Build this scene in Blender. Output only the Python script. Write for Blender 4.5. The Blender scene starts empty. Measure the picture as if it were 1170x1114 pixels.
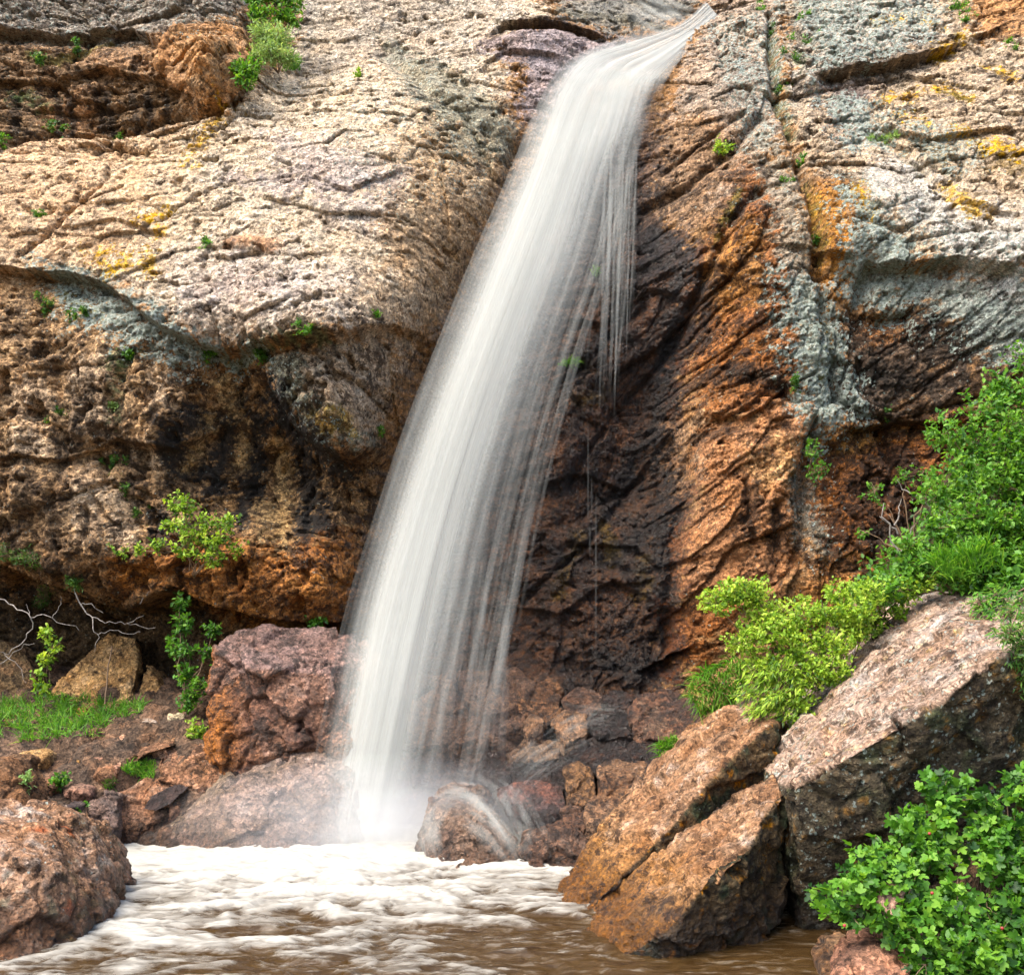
import bpy, bmesh, math, random
import numpy as np
from mathutils import Vector

random.seed(7)
RNG = np.random.default_rng(11)
scene = bpy.context.scene
COL = scene.collection

# ------------------------------------------------------------------ camera
F = 1300.0            # focal length in photo pixels (1170 wide)
CX, HZ = 585.0, 700.0  # vanishing point of the view axis in the photo
EYE = 1.8
cam_d = bpy.data.cameras.new('camera')
cam = bpy.data.objects.new('camera', cam_d)
COL.objects.link(cam)
cam.location = (0, 0, EYE)
cam.rotation_euler = (math.radians(90), 0, 0)
cam_d.sensor_width = 36
cam_d.lens = 36 * F / 1170
cam_d.shift_y = (HZ - 557) / 1170
cam_d.clip_start = 0.05
cam_d.clip_end = 500
scene.camera = cam

# ------------------------------------------------------------------ light
SUN = Vector((-0.40, -0.32, 0.86)).normalized()   # towards the sun
elev = math.asin(SUN.z)
azim = math.atan2(SUN.x, SUN.y)
world = bpy.data.worlds.new('World')
scene.world = world
world.use_nodes = True
wn = world.node_tree
bg = wn.nodes['Background']
sky = wn.nodes.new('ShaderNodeTexSky')
sky.sky_type = 'NISHITA'
sky.sun_disc = False
sky.sun_elevation = elev
sky.sun_rotation = azim
sky.air_density = 1.0
sky.dust_density = 4.0
sky.ozone_density = 0.6
wn.links.new(sky.outputs[0], bg.inputs[0])
bg.inputs[1].default_value = 0.15
sd = bpy.data.lights.new('sun', 'SUN')
sd.energy = 1.5
sd.angle = math.radians(40)
sd.color = (1.0, 0.94, 0.85)
so = bpy.data.objects.new('sun', sd)
COL.objects.link(so)
so.rotation_euler = (-SUN).to_track_quat('-Z', 'Y').to_euler()
so.location = (-8, -6, 14)
scene.view_settings.view_transform = 'Standard'
scene.view_settings.look = 'None'
scene.view_settings.exposure = 1.95
scene.view_settings.gamma = 1
scene.cycles.max_bounces = 8
scene.cycles.transparent_max_bounces = 40
scene.cycles.volume_bounces = 1
scene.cycles.volume_step_rate = 3
scene.cycles.volume_max_steps = 64
scene.cycles.use_denoising = True


def at(px, py, Y):
    """photo pixel at distance Y -> world point"""
    return np.array([(px - CX) / F * Y, Y, EYE + (HZ - py) / F * Y])


# ------------------------------------------------------------------ noise
PERM = RNG.permutation(256).astype(np.int64)
PERM = np.concatenate([PERM, PERM, PERM])
G2 = np.stack([np.cos(np.arange(256) * 2.399), np.sin(np.arange(256) * 2.399)], 1).astype(np.float32)
g3 = RNG.normal(size=(256, 3))
G3 = (g3 / np.linalg.norm(g3, axis=1, keepdims=True)).astype(np.float32)
R4 = RNG.random((256, 4)).astype(np.float32)


def fade(t):
    return t * t * t * (t * (t * 6 - 15) + 10)


def h2(i, j, s=0):
    return PERM[PERM[(i + s * 17) & 255] + (j & 255)]


def h3(i, j, k, s=0):
    return PERM[PERM[PERM[(i + s * 17) & 255] + (j & 255)] + (k & 255)]


def perlin2(x, y, s=0):
    xi = np.floor(x).astype(np.int64); yi = np.floor(y).astype(np.int64)
    xf = (x - xi).astype(np.float32); yf = (y - yi).astype(np.float32)
    u, v = fade(xf), fade(yf)
    def g(a, b):
        gr = G2[h2(xi + a, yi + b, s)]
        return gr[..., 0] * (xf - a) + gr[..., 1] * (yf - b)
    n0 = g(0, 0) * (1 - u) + g(1, 0) * u
    n1 = g(0, 1) * (1 - u) + g(1, 1) * u
    return (n0 * (1 - v) + n1 * v) * 1.5


def perlin3(p, s=0):
    i = np.floor(p).astype(np.int64)
    f = (p - i).astype(np.float32)
    w = fade(f)
    out = 0
    for a in (0, 1):
        wa = w[:, 0] if a else 1 - w[:, 0]
        for b in (0, 1):
            wb = w[:, 1] if b else 1 - w[:, 1]
            for c in (0, 1):
                wc = w[:, 2] if c else 1 - w[:, 2]
                gr = G3[h3(i[:, 0] + a, i[:, 1] + b, i[:, 2] + c, s)]
                d = f - np.array([a, b, c], np.float32)
                out = out + wa * wb * wc * (gr * d).sum(1)
    return out * 1.6


def fbm2(x, y, octv=4, s=0, gain=0.5, ridged=False):
    o, a, t = 0, 1.0, 0
    for k in range(octv):
        n = perlin2(x * 2 ** k + 13.7 * k, y * 2 ** k - 7.1 * k, s + k)
        if ridged:
            n = 1 - 2 * np.abs(n)
        o = o + a * n; t += a; a *= gain
    return o / t


def fbm3(p, octv=4, s=0, gain=0.5):
    o, a, t = 0, 1.0, 0
    for k in range(octv):
        o = o + a * perlin3(p * 2 ** k + 5.3 * k, s + k); t += a; a *= gain
    return o / t


def facet2(x, y, s=0):
    """tilted random facets on a jittered cell grid: returns height, edge distance"""
    xi = np.floor(x).astype(np.int64); yi = np.floor(y).astype(np.int64)
    b1 = np.full(x.shape, 9.0, np.float32); b2 = b1.copy()
    hh = np.zeros(x.shape, np.float32)
    for a in (-1, 0, 1):
        for b in (-1, 0, 1):
            r = R4[h2(xi + a, yi + b, s)]
            r2 = R4[h2(xi + a, yi + b, s + 5)]
            dx = (x - (xi + a + r[..., 0])).astype(np.float32)
            dy = (y - (yi + b + r[..., 1])).astype(np.float32)
            d = np.sqrt(dx * dx + dy * dy)
            hgt = (r[..., 2] - 0.5) + 1.5 * ((r[..., 3] - 0.5) * dx + (r2[..., 2] - 0.5) * dy)
            nw = d < b1
            b2 = np.where(nw, b1, np.minimum(b2, d))
            hh = np.where(nw, hgt, hh)
            b1 = np.where(nw, d, b1)
    return hh, b2 - b1


def facet3(p, s=0):
    i = np.floor(p).astype(np.int64)
    n = len(p)
    b1 = np.full(n, 9.0, np.float32); b2 = b1.copy(); hh = np.zeros(n, np.float32)
    for a in (-1, 0, 1):
        for b in (-1, 0, 1):
            for c in (-1, 0, 1):
                hs = h3(i[:, 0] + a, i[:, 1] + b, i[:, 2] + c, s)
                r = R4[hs]; r2 = R4[(hs + 91) & 255]
                d3 = (p - (i + np.array([a, b, c]) + r[:, :3])).astype(np.float32)
                d = np.sqrt((d3 ** 2).sum(1))
                hgt = (r[:, 3] - 0.5) + 1.2 * ((r2[:, :3] - 0.5) * d3).sum(1)
                nw = d < b1
                b2 = np.where(nw, b1, np.minimum(b2, d))
                hh = np.where(nw, hgt, hh)
                b1 = np.where(nw, d, b1)
    return hh, b2 - b1


def sstep(a, b, x):
    t = np.clip((x - a) / (b - a), 0, 1)
    return t * t * (3 - 2 * t)


# ------------------------------------------------------------------ tagging
def tag(o, label=None, cat=None, group=None, kind=None):
    if label: o['label'] = label
    if cat: o['category'] = cat
    if group: o['group'] = group
    if kind: o['kind'] = kind
    return o


def mesh_obj(name, verts, faces, mat=None, parent=None, smooth=True):
    """faces: (n,3) or (n,4) int array"""
    verts = np.ascontiguousarray(verts, np.float32)
    faces = np.ascontiguousarray(faces, np.int32)
    me = bpy.data.meshes.new(name)
    k = faces.shape[1]
    me.vertices.add(len(verts)); me.vertices.foreach_set('co', verts.ravel())
    me.loops.add(faces.size); me.loops.foreach_set('vertex_index', faces.ravel())
    me.polygons.add(len(faces))
    me.polygons.foreach_set('loop_start', np.arange(0, faces.size, k, dtype=np.int32))
    me.polygons.foreach_set('use_smooth', np.full(len(faces), smooth, bool))
    me.update(calc_edges=True)
    if mat: me.materials.append(mat)
    o = bpy.data.objects.new(name, me)
    COL.objects.link(o)
    if parent: o.parent = parent
    return o


def fattr(o, name, vals):
    a = o.data.attributes.new(name, 'FLOAT', 'POINT')
    a.data.foreach_set('value', np.ascontiguousarray(vals, np.float32))


def cattr(o, name, rgb):
    a = o.data.attributes.new(name, 'FLOAT_COLOR', 'POINT')
    c = np.ones((len(rgb), 4), np.float32); c[:, :3] = rgb
    a.data.foreach_set('color', c.ravel())


def empty(name, loc):
    o = bpy.data.objects.new(name, None)
    o.empty_display_size = 0.1
    o.location = loc
    COL.objects.link(o)
    return o


def grid_faces(nu, nv):
    i = np.arange(nu * nv).reshape(nv, nu)
    return np.stack([i[:-1, :-1], i[:-1, 1:], i[1:, 1:], i[1:, :-1]], -1).reshape(-1, 4)


# ------------------------------------------------------------------ materials
def new_mat(name):
    m = bpy.data.materials.new(name)
    m.use_nodes = True
    nt = m.node_tree
    return m, nt, nt.nodes, nt.links, nt.nodes['Principled BSDF']


def nd(nt, t, **kw):
    n = nt.nodes.new(t)
    for k, v in kw.items():
        setattr(n, k, v)
    return n


def mathn(nt, op, a, b=None, clamp=False):
    n = nd(nt, 'ShaderNodeMath', operation=op, use_clamp=clamp)
    for i, v in enumerate((a, b)):
        if v is None: continue
        if isinstance(v, (int, float)): n.inputs[i].default_value = v
        else: nt.links.new(v, n.inputs[i])
    return n.outputs[0]


def ramp(nt, fac, stops, interp='LINEAR'):
    n = nd(nt, 'ShaderNodeValToRGB')
    cr = n.color_ramp; cr.interpolation = interp
    while len(cr.elements) < len(stops): cr.elements.new(0.5)
    for e, (p, c) in zip(cr.elements, stops):
        e.position = p
        e.color = (c, c, c, 1) if isinstance(c, (int, float)) else (*c, 1)
    nt.links.new(fac, n.inputs[0])
    return n.outputs[0]


def mixc(nt, fac, a, b, mode='MIX'):
    n = nd(nt, 'ShaderNodeMix', data_type='RGBA', blend_type=mode)
    for i, v in ((0, fac), (6, a), (7, b)):
        if isinstance(v, (int, float)): n.inputs[i].default_value = v
        elif isinstance(v, tuple): n.inputs[i].default_value = (*v, 1)
        else: nt.links.new(v, n.inputs[i])
    return n.outputs[2]


def rock_material(name, grain=1.0, bump=1.0):
    m, nt, N, L, P = new_mat(name)
    geo = nd(nt, 'ShaderNodeNewGeometry')
    pos = geo.outputs['Position']
    tone = nd(nt, 'ShaderNodeAttribute', attribute_name='tone').outputs['Color']
    wet = nd(nt, 'ShaderNodeAttribute', attribute_name='wet').outputs['Fac']
    lich = nd(nt, 'ShaderNodeAttribute', attribute_name='lichen').outputs['Fac']

    def noise(scale, detail=6, rough=0.62, dist=0.0):
        n = nd(nt, 'ShaderNodeTexNoise')
        n.inputs['Scale'].default_value = scale
        n.inputs['Detail'].default_value = detail
        n.inputs['Roughness'].default_value = rough
        n.inputs['Distortion'].default_value = dist
        L.new(pos, n.inputs['Vector'])
        return n

    def voro(scale, feature='F1', rnd=1.0):
        n = nd(nt, 'ShaderNodeTexVoronoi', feature=feature)
        n.inputs['Scale'].default_value = scale
        n.inputs['Randomness'].default_value = rnd
        L.new(pos, n.inputs['Vector'])
        return n
    n1 = noise(9.0, 8, 0.68, 0.4)
    n2 = noise(38.0, 6, 0.7)
    n3 = noise(95.0, 4, 0.7)
    v1 = voro(26.0); v2 = voro(70.0)
    # mottling of the mineral grain
    f1 = ramp(nt, n1.outputs['Fac'], [(0.3, 0.5), (0.5, 1.0), (0.7, 1.4)])
    f2 = ramp(nt, n2.outputs['Fac'], [(0.32, 0.45), (0.48, 1.0), (0.68, 1.6)])
    f3 = ramp(nt, v1.outputs['Color'], [(0.15, 0.5), (0.5, 1.0), (0.85, 1.5)])
    c = mixc(nt, 0.75 * grain, tone, f1, 'MULTIPLY')
    c = mixc(nt, 0.8 * grain, c, f2, 'MULTIPLY')
    c = mixc(nt, 0.6 * grain, c, f3, 'MULTIPLY')
    f4 = ramp(nt, v2.outputs['Color'], [(0.15, 0.38), (0.35, 0.85), (0.6, 1.05), (0.75, 1.25), (0.9, 1.8)])  # bright and dark grains also paint tiny glints and shaded pits
    c = mixc(nt, 0.75 * grain, c, f4, 'MULTIPLY')
    # warm / cool mineral drift
    hue = noise(3.1, 5, 0.6)
    warm = ramp(nt, hue.outputs['Color'], [(0.35, (0.90, 1.0, 1.08)), (0.65, (1.14, 0.99, 0.84))])
    c = mixc(nt, 0.5, c, warm, 'MULTIPLY')
    # pale crystals and dark pits
    sp = ramp(nt, v2.outputs['Distance'], [(0.10, 1.0), (0.22, 0.0)])
    spm = mathn(nt, 'MULTIPLY', sp, ramp(nt, n1.outputs['Fac'], [(0.5, 0.0), (0.64, 0.5 * grain)]))
    c = mixc(nt, spm, c, (0.62, 0.52, 0.42))
    # dark flaky seams between chips
    ve = nd(nt, 'ShaderNodeTexVoronoi', feature='DISTANCE_TO_EDGE'); ve.inputs['Scale'].default_value = 1.0
    vm = nd(nt, 'ShaderNodeMapping'); vm.inputs['Scale'].default_value = (9.0, 9.0, 17.0)
    vw = mixc(nt, 0.06, pos, n1.outputs['Color'], 'ADD')
    L.new(vw, vm.inputs['Vector']); L.new(vm.outputs[0], ve.inputs['Vector'])
    seam = mathn(nt, 'MULTIPLY', ramp(nt, ve.outputs['Distance'], [(0.015, 0.8), (0.09, 0.0)]), ramp(nt, n1.outputs['Fac'], [(0.50, 0.0), (0.62, 0.9 * grain)]))
    c = mixc(nt, seam, c, mixc(nt, 1.0, c, (0.22, 0.17, 0.14), 'MULTIPLY'))
    pit = ramp(nt, n3.outputs['Fac'], [(0.32, 0.75 * grain), (0.44, 0.0)])
    c = mixc(nt, pit, c, mixc(nt, 1.0, c, (0.25, 0.2, 0.16), 'MULTIPLY'))
    # dark crusts and dirt, as thick as the attribute says
    gr = nd(nt, 'ShaderNodeAttribute', attribute_name='grime').outputs['Fac']
    g1 = noise(5.5, 10, 0.72, 0.6); g2 = noise(19.0, 8, 0.72, 0.3)
    gsum = mathn(nt, 'ADD', mathn(nt, 'MULTIPLY', g1.outputs['Fac'], 0.55), mathn(nt, 'MULTIPLY', g2.outputs['Fac'], 0.45))
    gsum = mathn(nt, 'ADD', gsum, mathn(nt, 'MULTIPLY', mathn(nt, 'SUBTRACT', gr, 0.5), 0.22))
    gm = ramp(nt, gsum, [(0.515, 0.0), (0.56, 0.85), (0.68, 0.95)])
    gc = mixc(nt, 0.5, mixc(nt, 1.0, c, (0.16, 0.12, 0.10), 'MULTIPLY'), (0.022, 0.018, 0.013))
    c = mixc(nt, gm, c, gc)
    # crusty lichen where the attribute says
    ln = noise(21.0, 8, 0.7)
    lv = voro(34.0)
    lsum = mathn(nt, 'ADD', mathn(nt, 'MULTIPLY', ln.outputs['Fac'], 1.0), mathn(nt, 'MULTIPLY', lv.outputs['Distance'], -0.35))
    lf = mathn(nt, 'ADD', lsum, mathn(nt, 'MULTIPLY', lich, 0.78))
    lmask = ramp(nt, lf, [(0.64, 0.0), (0.69, 0.85)])
    lcol = ramp(nt, n2.outputs['Fac'], [(0.35, (0.10, 0.13, 0.10)), (0.5, (0.27, 0.31, 0.27)), (0.68, (0.50, 0.54, 0.50))])
    c = mixc(nt, lmask, c, lcol)
    # water soaking into the stone
    c = mixc(nt, wet, c, mixc(nt, 1.0, c, (0.34, 0.28, 0.25), 'MULTIPLY'))
    sat = nd(nt, 'ShaderNodeHueSaturation'); sat.inputs['Saturation'].default_value = 1.2
    L.new(c, sat.inputs['Color']); c = sat.outputs[0]
    L.new(c, P.inputs['Base Color'])
    rg = mathn(nt, 'SUBTRACT', 0.86, mathn(nt, 'MULTIPLY', wet, 0.52))
    L.new(rg, P.inputs['Roughness'])
    L.new(mathn(nt, 'ADD', 0.25, mathn(nt, 'MULTIPLY', wet, 0.30)), P.inputs['Specular IOR Level'])
    hsum = mathn(nt, 'ADD', mathn(nt, 'MULTIPLY', n2.outputs['Fac'], 0.6), mathn(nt, 'MULTIPLY', n3.outputs['Fac'], 0.25))
    hsum = mathn(nt, 'ADD', hsum, mathn(nt, 'MULTIPLY', v1.outputs['Distance'], 0.45))
    hsum = mathn(nt, 'ADD', hsum, mathn(nt, 'MULTIPLY', n1.outputs['Fac'], 1.2))
    hsum = mathn(nt, 'SUBTRACT', hsum, mathn(nt, 'MULTIPLY', seam, 0.35))
    b = nd(nt, 'ShaderNodeBump')
    b.inputs['Strength'].default_value = 1.0 * bump
    b.inputs['Distance'].default_value = 0.06
    L.new(hsum, b.inputs['Height'])
    L.new(b.outputs[0], P.inputs['Normal'])
    return m


ROCK = rock_material('rock')

# ------------------------------------------------------------------ cliff form
CP = [
 # upper left layer
 (-60,0,12.7),(0,0,12.6),(150,0,12.8),(260,0,12.5),(0,60,12.1),(100,60,12.1),(200,50,11.9),(245,65,11.5),(268,112,11.6),
 (0,120,11.9),(100,130,12.0),(200,130,11.8),(310,50,12.7),(310,100,12.1),
 # left pillow
 (50,180,11.3),(150,200,11.0),(300,150,11.3),(400,100,11.9),(400,20,12.9),(480,60,12.6),(500,150,11.4),(560,120,11.9),
 (590,160,11.9),(300,220,10.7),(430,220,10.7),(500,230,10.9),(555,250,11.4),(300,300,10.1),(420,300,10.2),(490,320,10.6),
 (525,340,11.2),(150,300,10.4),(40,300,10.5),(100,370,10.2),(200,370,9.9),(320,375,9.7),(420,365,9.9),(470,390,10.5),
 # wall below the lip
 (360,450,9.6),(390,500,9.9),(440,480,10.5),(250,440,10.2),(280,500,10.6),(330,540,10.75),(300,600,10.4),(370,600,10.4),
 (405,560,10.6),(200,480,10.15),(100,450,10.1),(50,500,10.1),(150,560,10.2),(60,600,10.1),(200,600,10.2),(250,640,10.0),
 (330,660,9.9),(380,680,10.1),(425,650,10.7),(150,640,10.0),(60,640,10.1),
 # hollow at the foot
 (0,720,11.3),(80,700,10.9),(150,720,11.1),(200,740,10.9),(60,790,11.7),(150,790,11.5),(250,720,10.5),(330,710,10.3),
 (300,800,10.6),(400,800,10.7),
 # notch and wall behind the fall
 (620,40,12.6),(650,95,12.35),(700,95,12.4),(760,45,12.95),(800,15,13.4),(640,200,11.9),(700,200,11.8),(640,300,11.5),(720,260,11.6),
 (700,330,11.3),(600,400,11.4),(700,420,11.1),(540,500,11.3),(650,520,10.9),(740,460,11.15),(500,600,11.2),(620,620,10.7),
 (720,620,10.7),(755,560,10.95),(450,700,11.0),(560,720,10.6),(680,720,10.4),(740,720,10.5),(600,790,10.4),(720,780,10.3),
 (500,850,10.3),(650,850,10.1),
 # right buttress
 (830,20,12.9),(825,80,12.2),(790,120,11.9),(765,160,11.7),(850,150,11.4),(870,60,12.4),(760,240,11.3),(810,220,11.0),
 (840,260,10.6),(800,320,10.75),(860,330,10.3),(780,400,11.0),(850,420,10.2),(800,470,10.3),(900,430,10.0),(870,500,9.9),
 (800,560,10.2),(860,600,9.9),(920,560,10.0),(790,680,10.2),(860,680,9.9),(920,640,9.8),
 (900,200,10.8),(920,300,10.2),(940,400,9.9),(950,470,9.9),
 # right mass
 (950,60,12.2),(1050,30,12.6),(1150,20,12.4),(1000,100,11.8),(1100,100,11.6),(960,180,11.0),(1050,170,11.0),(1160,170,10.8),
 (990,240,10.3),(1080,240,10.2),(1170,250,10.0),(1010,300,10.2),(1100,300,9.9),(1170,320,9.6),(1000,380,10.2),(1100,380,10.0),
 (1170,380,9.7),(980,450,10.2),(1060,460,10.2),(1000,560,10.1),(1050,600,10.2),(950,620,9.8),(1000,700,9.9),
 # beyond the frame
 (-220,0,12.5),(-220,300,10.3),(-220,600,10),(-220,800,10.5),(1390,0,12),(1390,300,9.5),(1390,600,9.6),(1390,900,9.6),
 (585,1000,10.3),(200,900,11.2),(900,900,10),(585,-150,15),(0,-150,14.5),(1170,-150,14.5),
]
cpw = np.array([at(*c) for c in CP])


def tps_fit(P, v, lam=0.004):
    d = np.linalg.norm(P[:, None] - P[None], axis=2)
    K = np.where(d > 0, d * d * np.log(d + 1e-9), 0) + lam * np.eye(len(P))
    Q = np.c_[np.ones(len(P)), P]
    A = np.block([[K, Q], [Q.T, np.zeros((3, 3))]])
    return np.linalg.solve(A, np.r_[v, 0, 0, 0])


def tps_eval(P, w, X):
    out = np.zeros(len(X))
    for i in range(0, len(X), 20000):
        x = X[i:i + 20000]
        d = np.linalg.norm(x[:, None] - P[None], axis=2)
        out[i:i + 20000] = (np.where(d > 0, d * d * np.log(d + 1e-9), 0) @ w[:-3]) + w[-3] + x @ w[-2:]
    return out


STEP = 0.0125
X0, X1, Z0, Z1 = -6.6, 6.6, -0.6, 10.2
gx = np.arange(X0, X1, STEP); gz = np.arange(Z0, Z1, STEP)
NX, NZ = len(gx), len(gz)
k = 8
cgx = np.arange(X0, X1 + STEP * k, STEP * k); cgz = np.arange(Z0, Z1 + STEP * k, STEP * k)
cw = tps_fit(cpw[:, [0, 2]], cpw[:, 1])
mx, mz = np.meshgrid(cgx, cgz)
coarse = tps_eval(cpw[:, [0, 2]], cw, np.c_[mx.ravel(), mz.ravel()]).reshape(mx.shape)


def lookup(grid, gx0, gz0, st, x, z):
    u = np.clip((x - gx0) / st, 0, grid.shape[1] - 1.001); v = np.clip((z - gz0) / st, 0, grid.shape[0] - 1.001)
    i = u.astype(int); j = v.astype(int); a = u - i; b = v - j
    return (grid[j, i] * (1 - a) + grid[j, i + 1] * a) * (1 - b) + (grid[j + 1, i] * (1 - a) + grid[j + 1, i + 1] * a) * b


GXX, GZZ = np.meshgrid(gx, gz)
BASE = lookup(coarse, X0, Z0, STEP * k, GXX, GZZ)


def on(grid, px, py):
    """where the sight line through a photo pixel meets the cliff"""
    ys = np.arange(7.0, 16, 0.01)
    x = (px - CX) / F * ys; z = EYE + (HZ - py) / F * ys
    yy = lookup(grid, X0, Z0, STEP, x, z)
    hit = np.nonzero(ys >= yy)[0]
    i = hit[0] if len(hit) else len(ys) - 1
    return np.array([x[i], ys[i], z[i]])


def line_xz(pts):
    return np.array([on(BASE, *p)[[0, 2]] for p in pts])


def poly_dist(pl, x, z, closed=False):
    """unsigned distance to a polyline, side sign (left of direction > 0)"""
    best = np.full(x.shape, 1e9, np.float32); sg = np.zeros(x.shape, np.float32)
    n = len(pl)
    for i in range(n if closed else n - 1):
        a, b = pl[i], pl[(i + 1) % n]
        d = b - a; L2 = (d ** 2).sum() + 1e-12
        t = np.clip(((x - a[0]) * d[0] + (z - a[1]) * d[1]) / L2, 0, 1)
        ex = x - a[0] - t * d[0]; ez = z - a[1] - t * d[1]
        q = ex * ex + ez * ez
        nw = q < best
        best = np.where(nw, q, best)
        sg = np.where(nw, np.sign(d[0] * (z - a[1]) - d[1] * (x - a[0])), sg)
    return np.sqrt(best), sg


def inside(pl, x, z):
    c = np.zeros(x.shape, bool)
    n = len(pl)
    for i in range(n):
        a, b = pl[i], pl[(i + 1) % n]
        cond = (a[1] > z) != (b[1] > z)
        xi = (b[0] - a[0]) * (z - a[1]) / (b[1] - a[1] + 1e-12) + a[0]
        c ^= cond & (x < xi)
    return c


def window(pl, pad):
    lo = pl.min(0) - pad; hi = pl.max(0) + pad
    i0 = max(0, int((lo[0] - X0) / STEP)); i1 = min(NX, int((hi[0] - X0) / STEP) + 1)
    j0 = max(0, int((lo[1] - Z0) / STEP)); j1 = min(NZ, int((hi[1] - Z0) / STEP) + 1)
    return slice(j0, j1), slice(i0, i1)


# warped coordinates used by every feature, so that no line runs straight
WX = (GXX + 0.05 * fbm2(GXX * 2.2, GZZ * 2.2, 4, 1) + 0.010 * fbm2(GXX * 14, GZZ * 14, 3, 21)).astype(np.float32)
WZ = (GZZ + 0.05 * fbm2(GXX * 2.2 + 40, GZZ * 2.2, 4, 2) + 0.010 * fbm2(GXX * 14, GZZ * 14 + 9, 3, 22)).astype(np.float32)
D = np.zeros(BASE.shape, np.float32)     # positive = deeper into the hill


def step(pts, amp, L, lead=0.02):
    """polyline drawn left to right: the side below it is cut back"""
    pl = line_xz(pts); w = window(pl, L * 3)
    d, s = poly_dist(pl, WX[w], WZ[w])
    below = s < 0
    f = np.where(below, np.exp(-(d / L) ** 1.3) * sstep(0, lead, d), -0.25 * np.exp(-(d / (L * 0.4)) ** 1.5))
    ends = np.minimum(np.linalg.norm(np.stack([GXX[w] - pl[0, 0], GZZ[w] - pl[0, 1]]), axis=0),
                      np.linalg.norm(np.stack([GXX[w] - pl[-1, 0], GZZ[w] - pl[-1, 1]]), axis=0))
    D[w] += amp * f * sstep(0, 0.25, ends)


def groove(pts, width, depth):
    pl = line_xz(pts); w = window(pl, width * 4)
    d, s = poly_dist(pl, WX[w], WZ[w])
    vary = 0.6 + 0.8 * (0.5 + 0.5 * perlin2(GXX[w] * 3, GZZ[w] * 3, 9))
    D[w] += depth * np.exp(-(d / (width * vary)) ** 2)


def bulge(px, py, rx, ry, amp, p=2):
    c = on(BASE, px, py); sx = rx * c[1] / F; sz = ry * c[1] / F
    q = ((WX - c[0]) / sx) ** 2 + ((WZ - c[2]) / sz) ** 2
    D[...] -= (amp * np.exp(-q ** (p / 2))).astype(np.float32)


# ---- ledges, joints and cracks of the face
step([(-40,300),(30,308),(80,312),(125,325),(180,370),(240,392),(310,390),(380,380),(450,372),(490,380)], 0.22, 0.5)
step([(292,402),(305,440),(330,480),(365,512),(400,522),(435,500)], 0.36, 0.5)
step([(-20,640),(60,668),(120,690),(160,700),(200,668),(240,690),(300,705),(350,712),(400,708)], 0.55, 0.5)
step([(-20,520),(60,525),(130,500),(190,520)], 0.10, 0.2)
step([(130,505),(200,515),(260,470)], 0.14, 0.18)
step([(120,640),(190,650),(240,615)], 0.12, 0.2)
step([(-30,30),(60,36),(150,30),(190,50)], 0.18, 0.3)
step([(-30,88),(60,92),(120,75),(200,90),(240,118)], 0.12, 0.25)
step([(555,45),(575,28),(620,26),(660,32),(700,45)], 0.16, 0.12)
step([(545,75),(575,58),(600,60),(650,70)], 0.08, 0.1)
step([(925,88),(985,78),(1050,66),(1105,46)], 0.22, 0.3)
step([(985,292),(1040,302),(1090,294),(1130,300),(1190,312)], 0.26, 0.45)
step([(960,492),(1030,478),(1090,482),(1140,470)], 0.18, 0.3)
step([(990,140),(1060,158),(1110,150),(1190,140)], 0.10, 0.2)
step([(1035,160),(1060,190),(1100,228),(1180,250)], 0.09, 0.2)
step([(780,310),(830,300),(880,345)], 0.12, 0.2)
step([(800,470),(850,475),(905,440),(930,480)], 0.16, 0.25)
step([(560,690),(640,700),(700,660),(760,690)], 0.09, 0.2)
step([(600,560),(660,540),(730,560)], 0.08, 0.2)
step([(640,360),(690,370),(740,330),(800,345)], 0.10, 0.2)
step([(250,560),(300,545),(330,600)], 0.08, 0.15)
step([(390,545),(425,560),(440,530)], 0.1, 0.15)
step([(60,260),(130,250),(200,268)], 0.06, 0.1)
step([(230,285),(262,292),(310,280)], 0.09, 0.08)
step([(340,195),(400,215),(470,190)], 0.05, 0.12)
step([(720,770),(765,750),(800,740)], 0.2, 0.2)
step([(740,700),(765,560),(790,480)], -0.0, 0.2)
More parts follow.
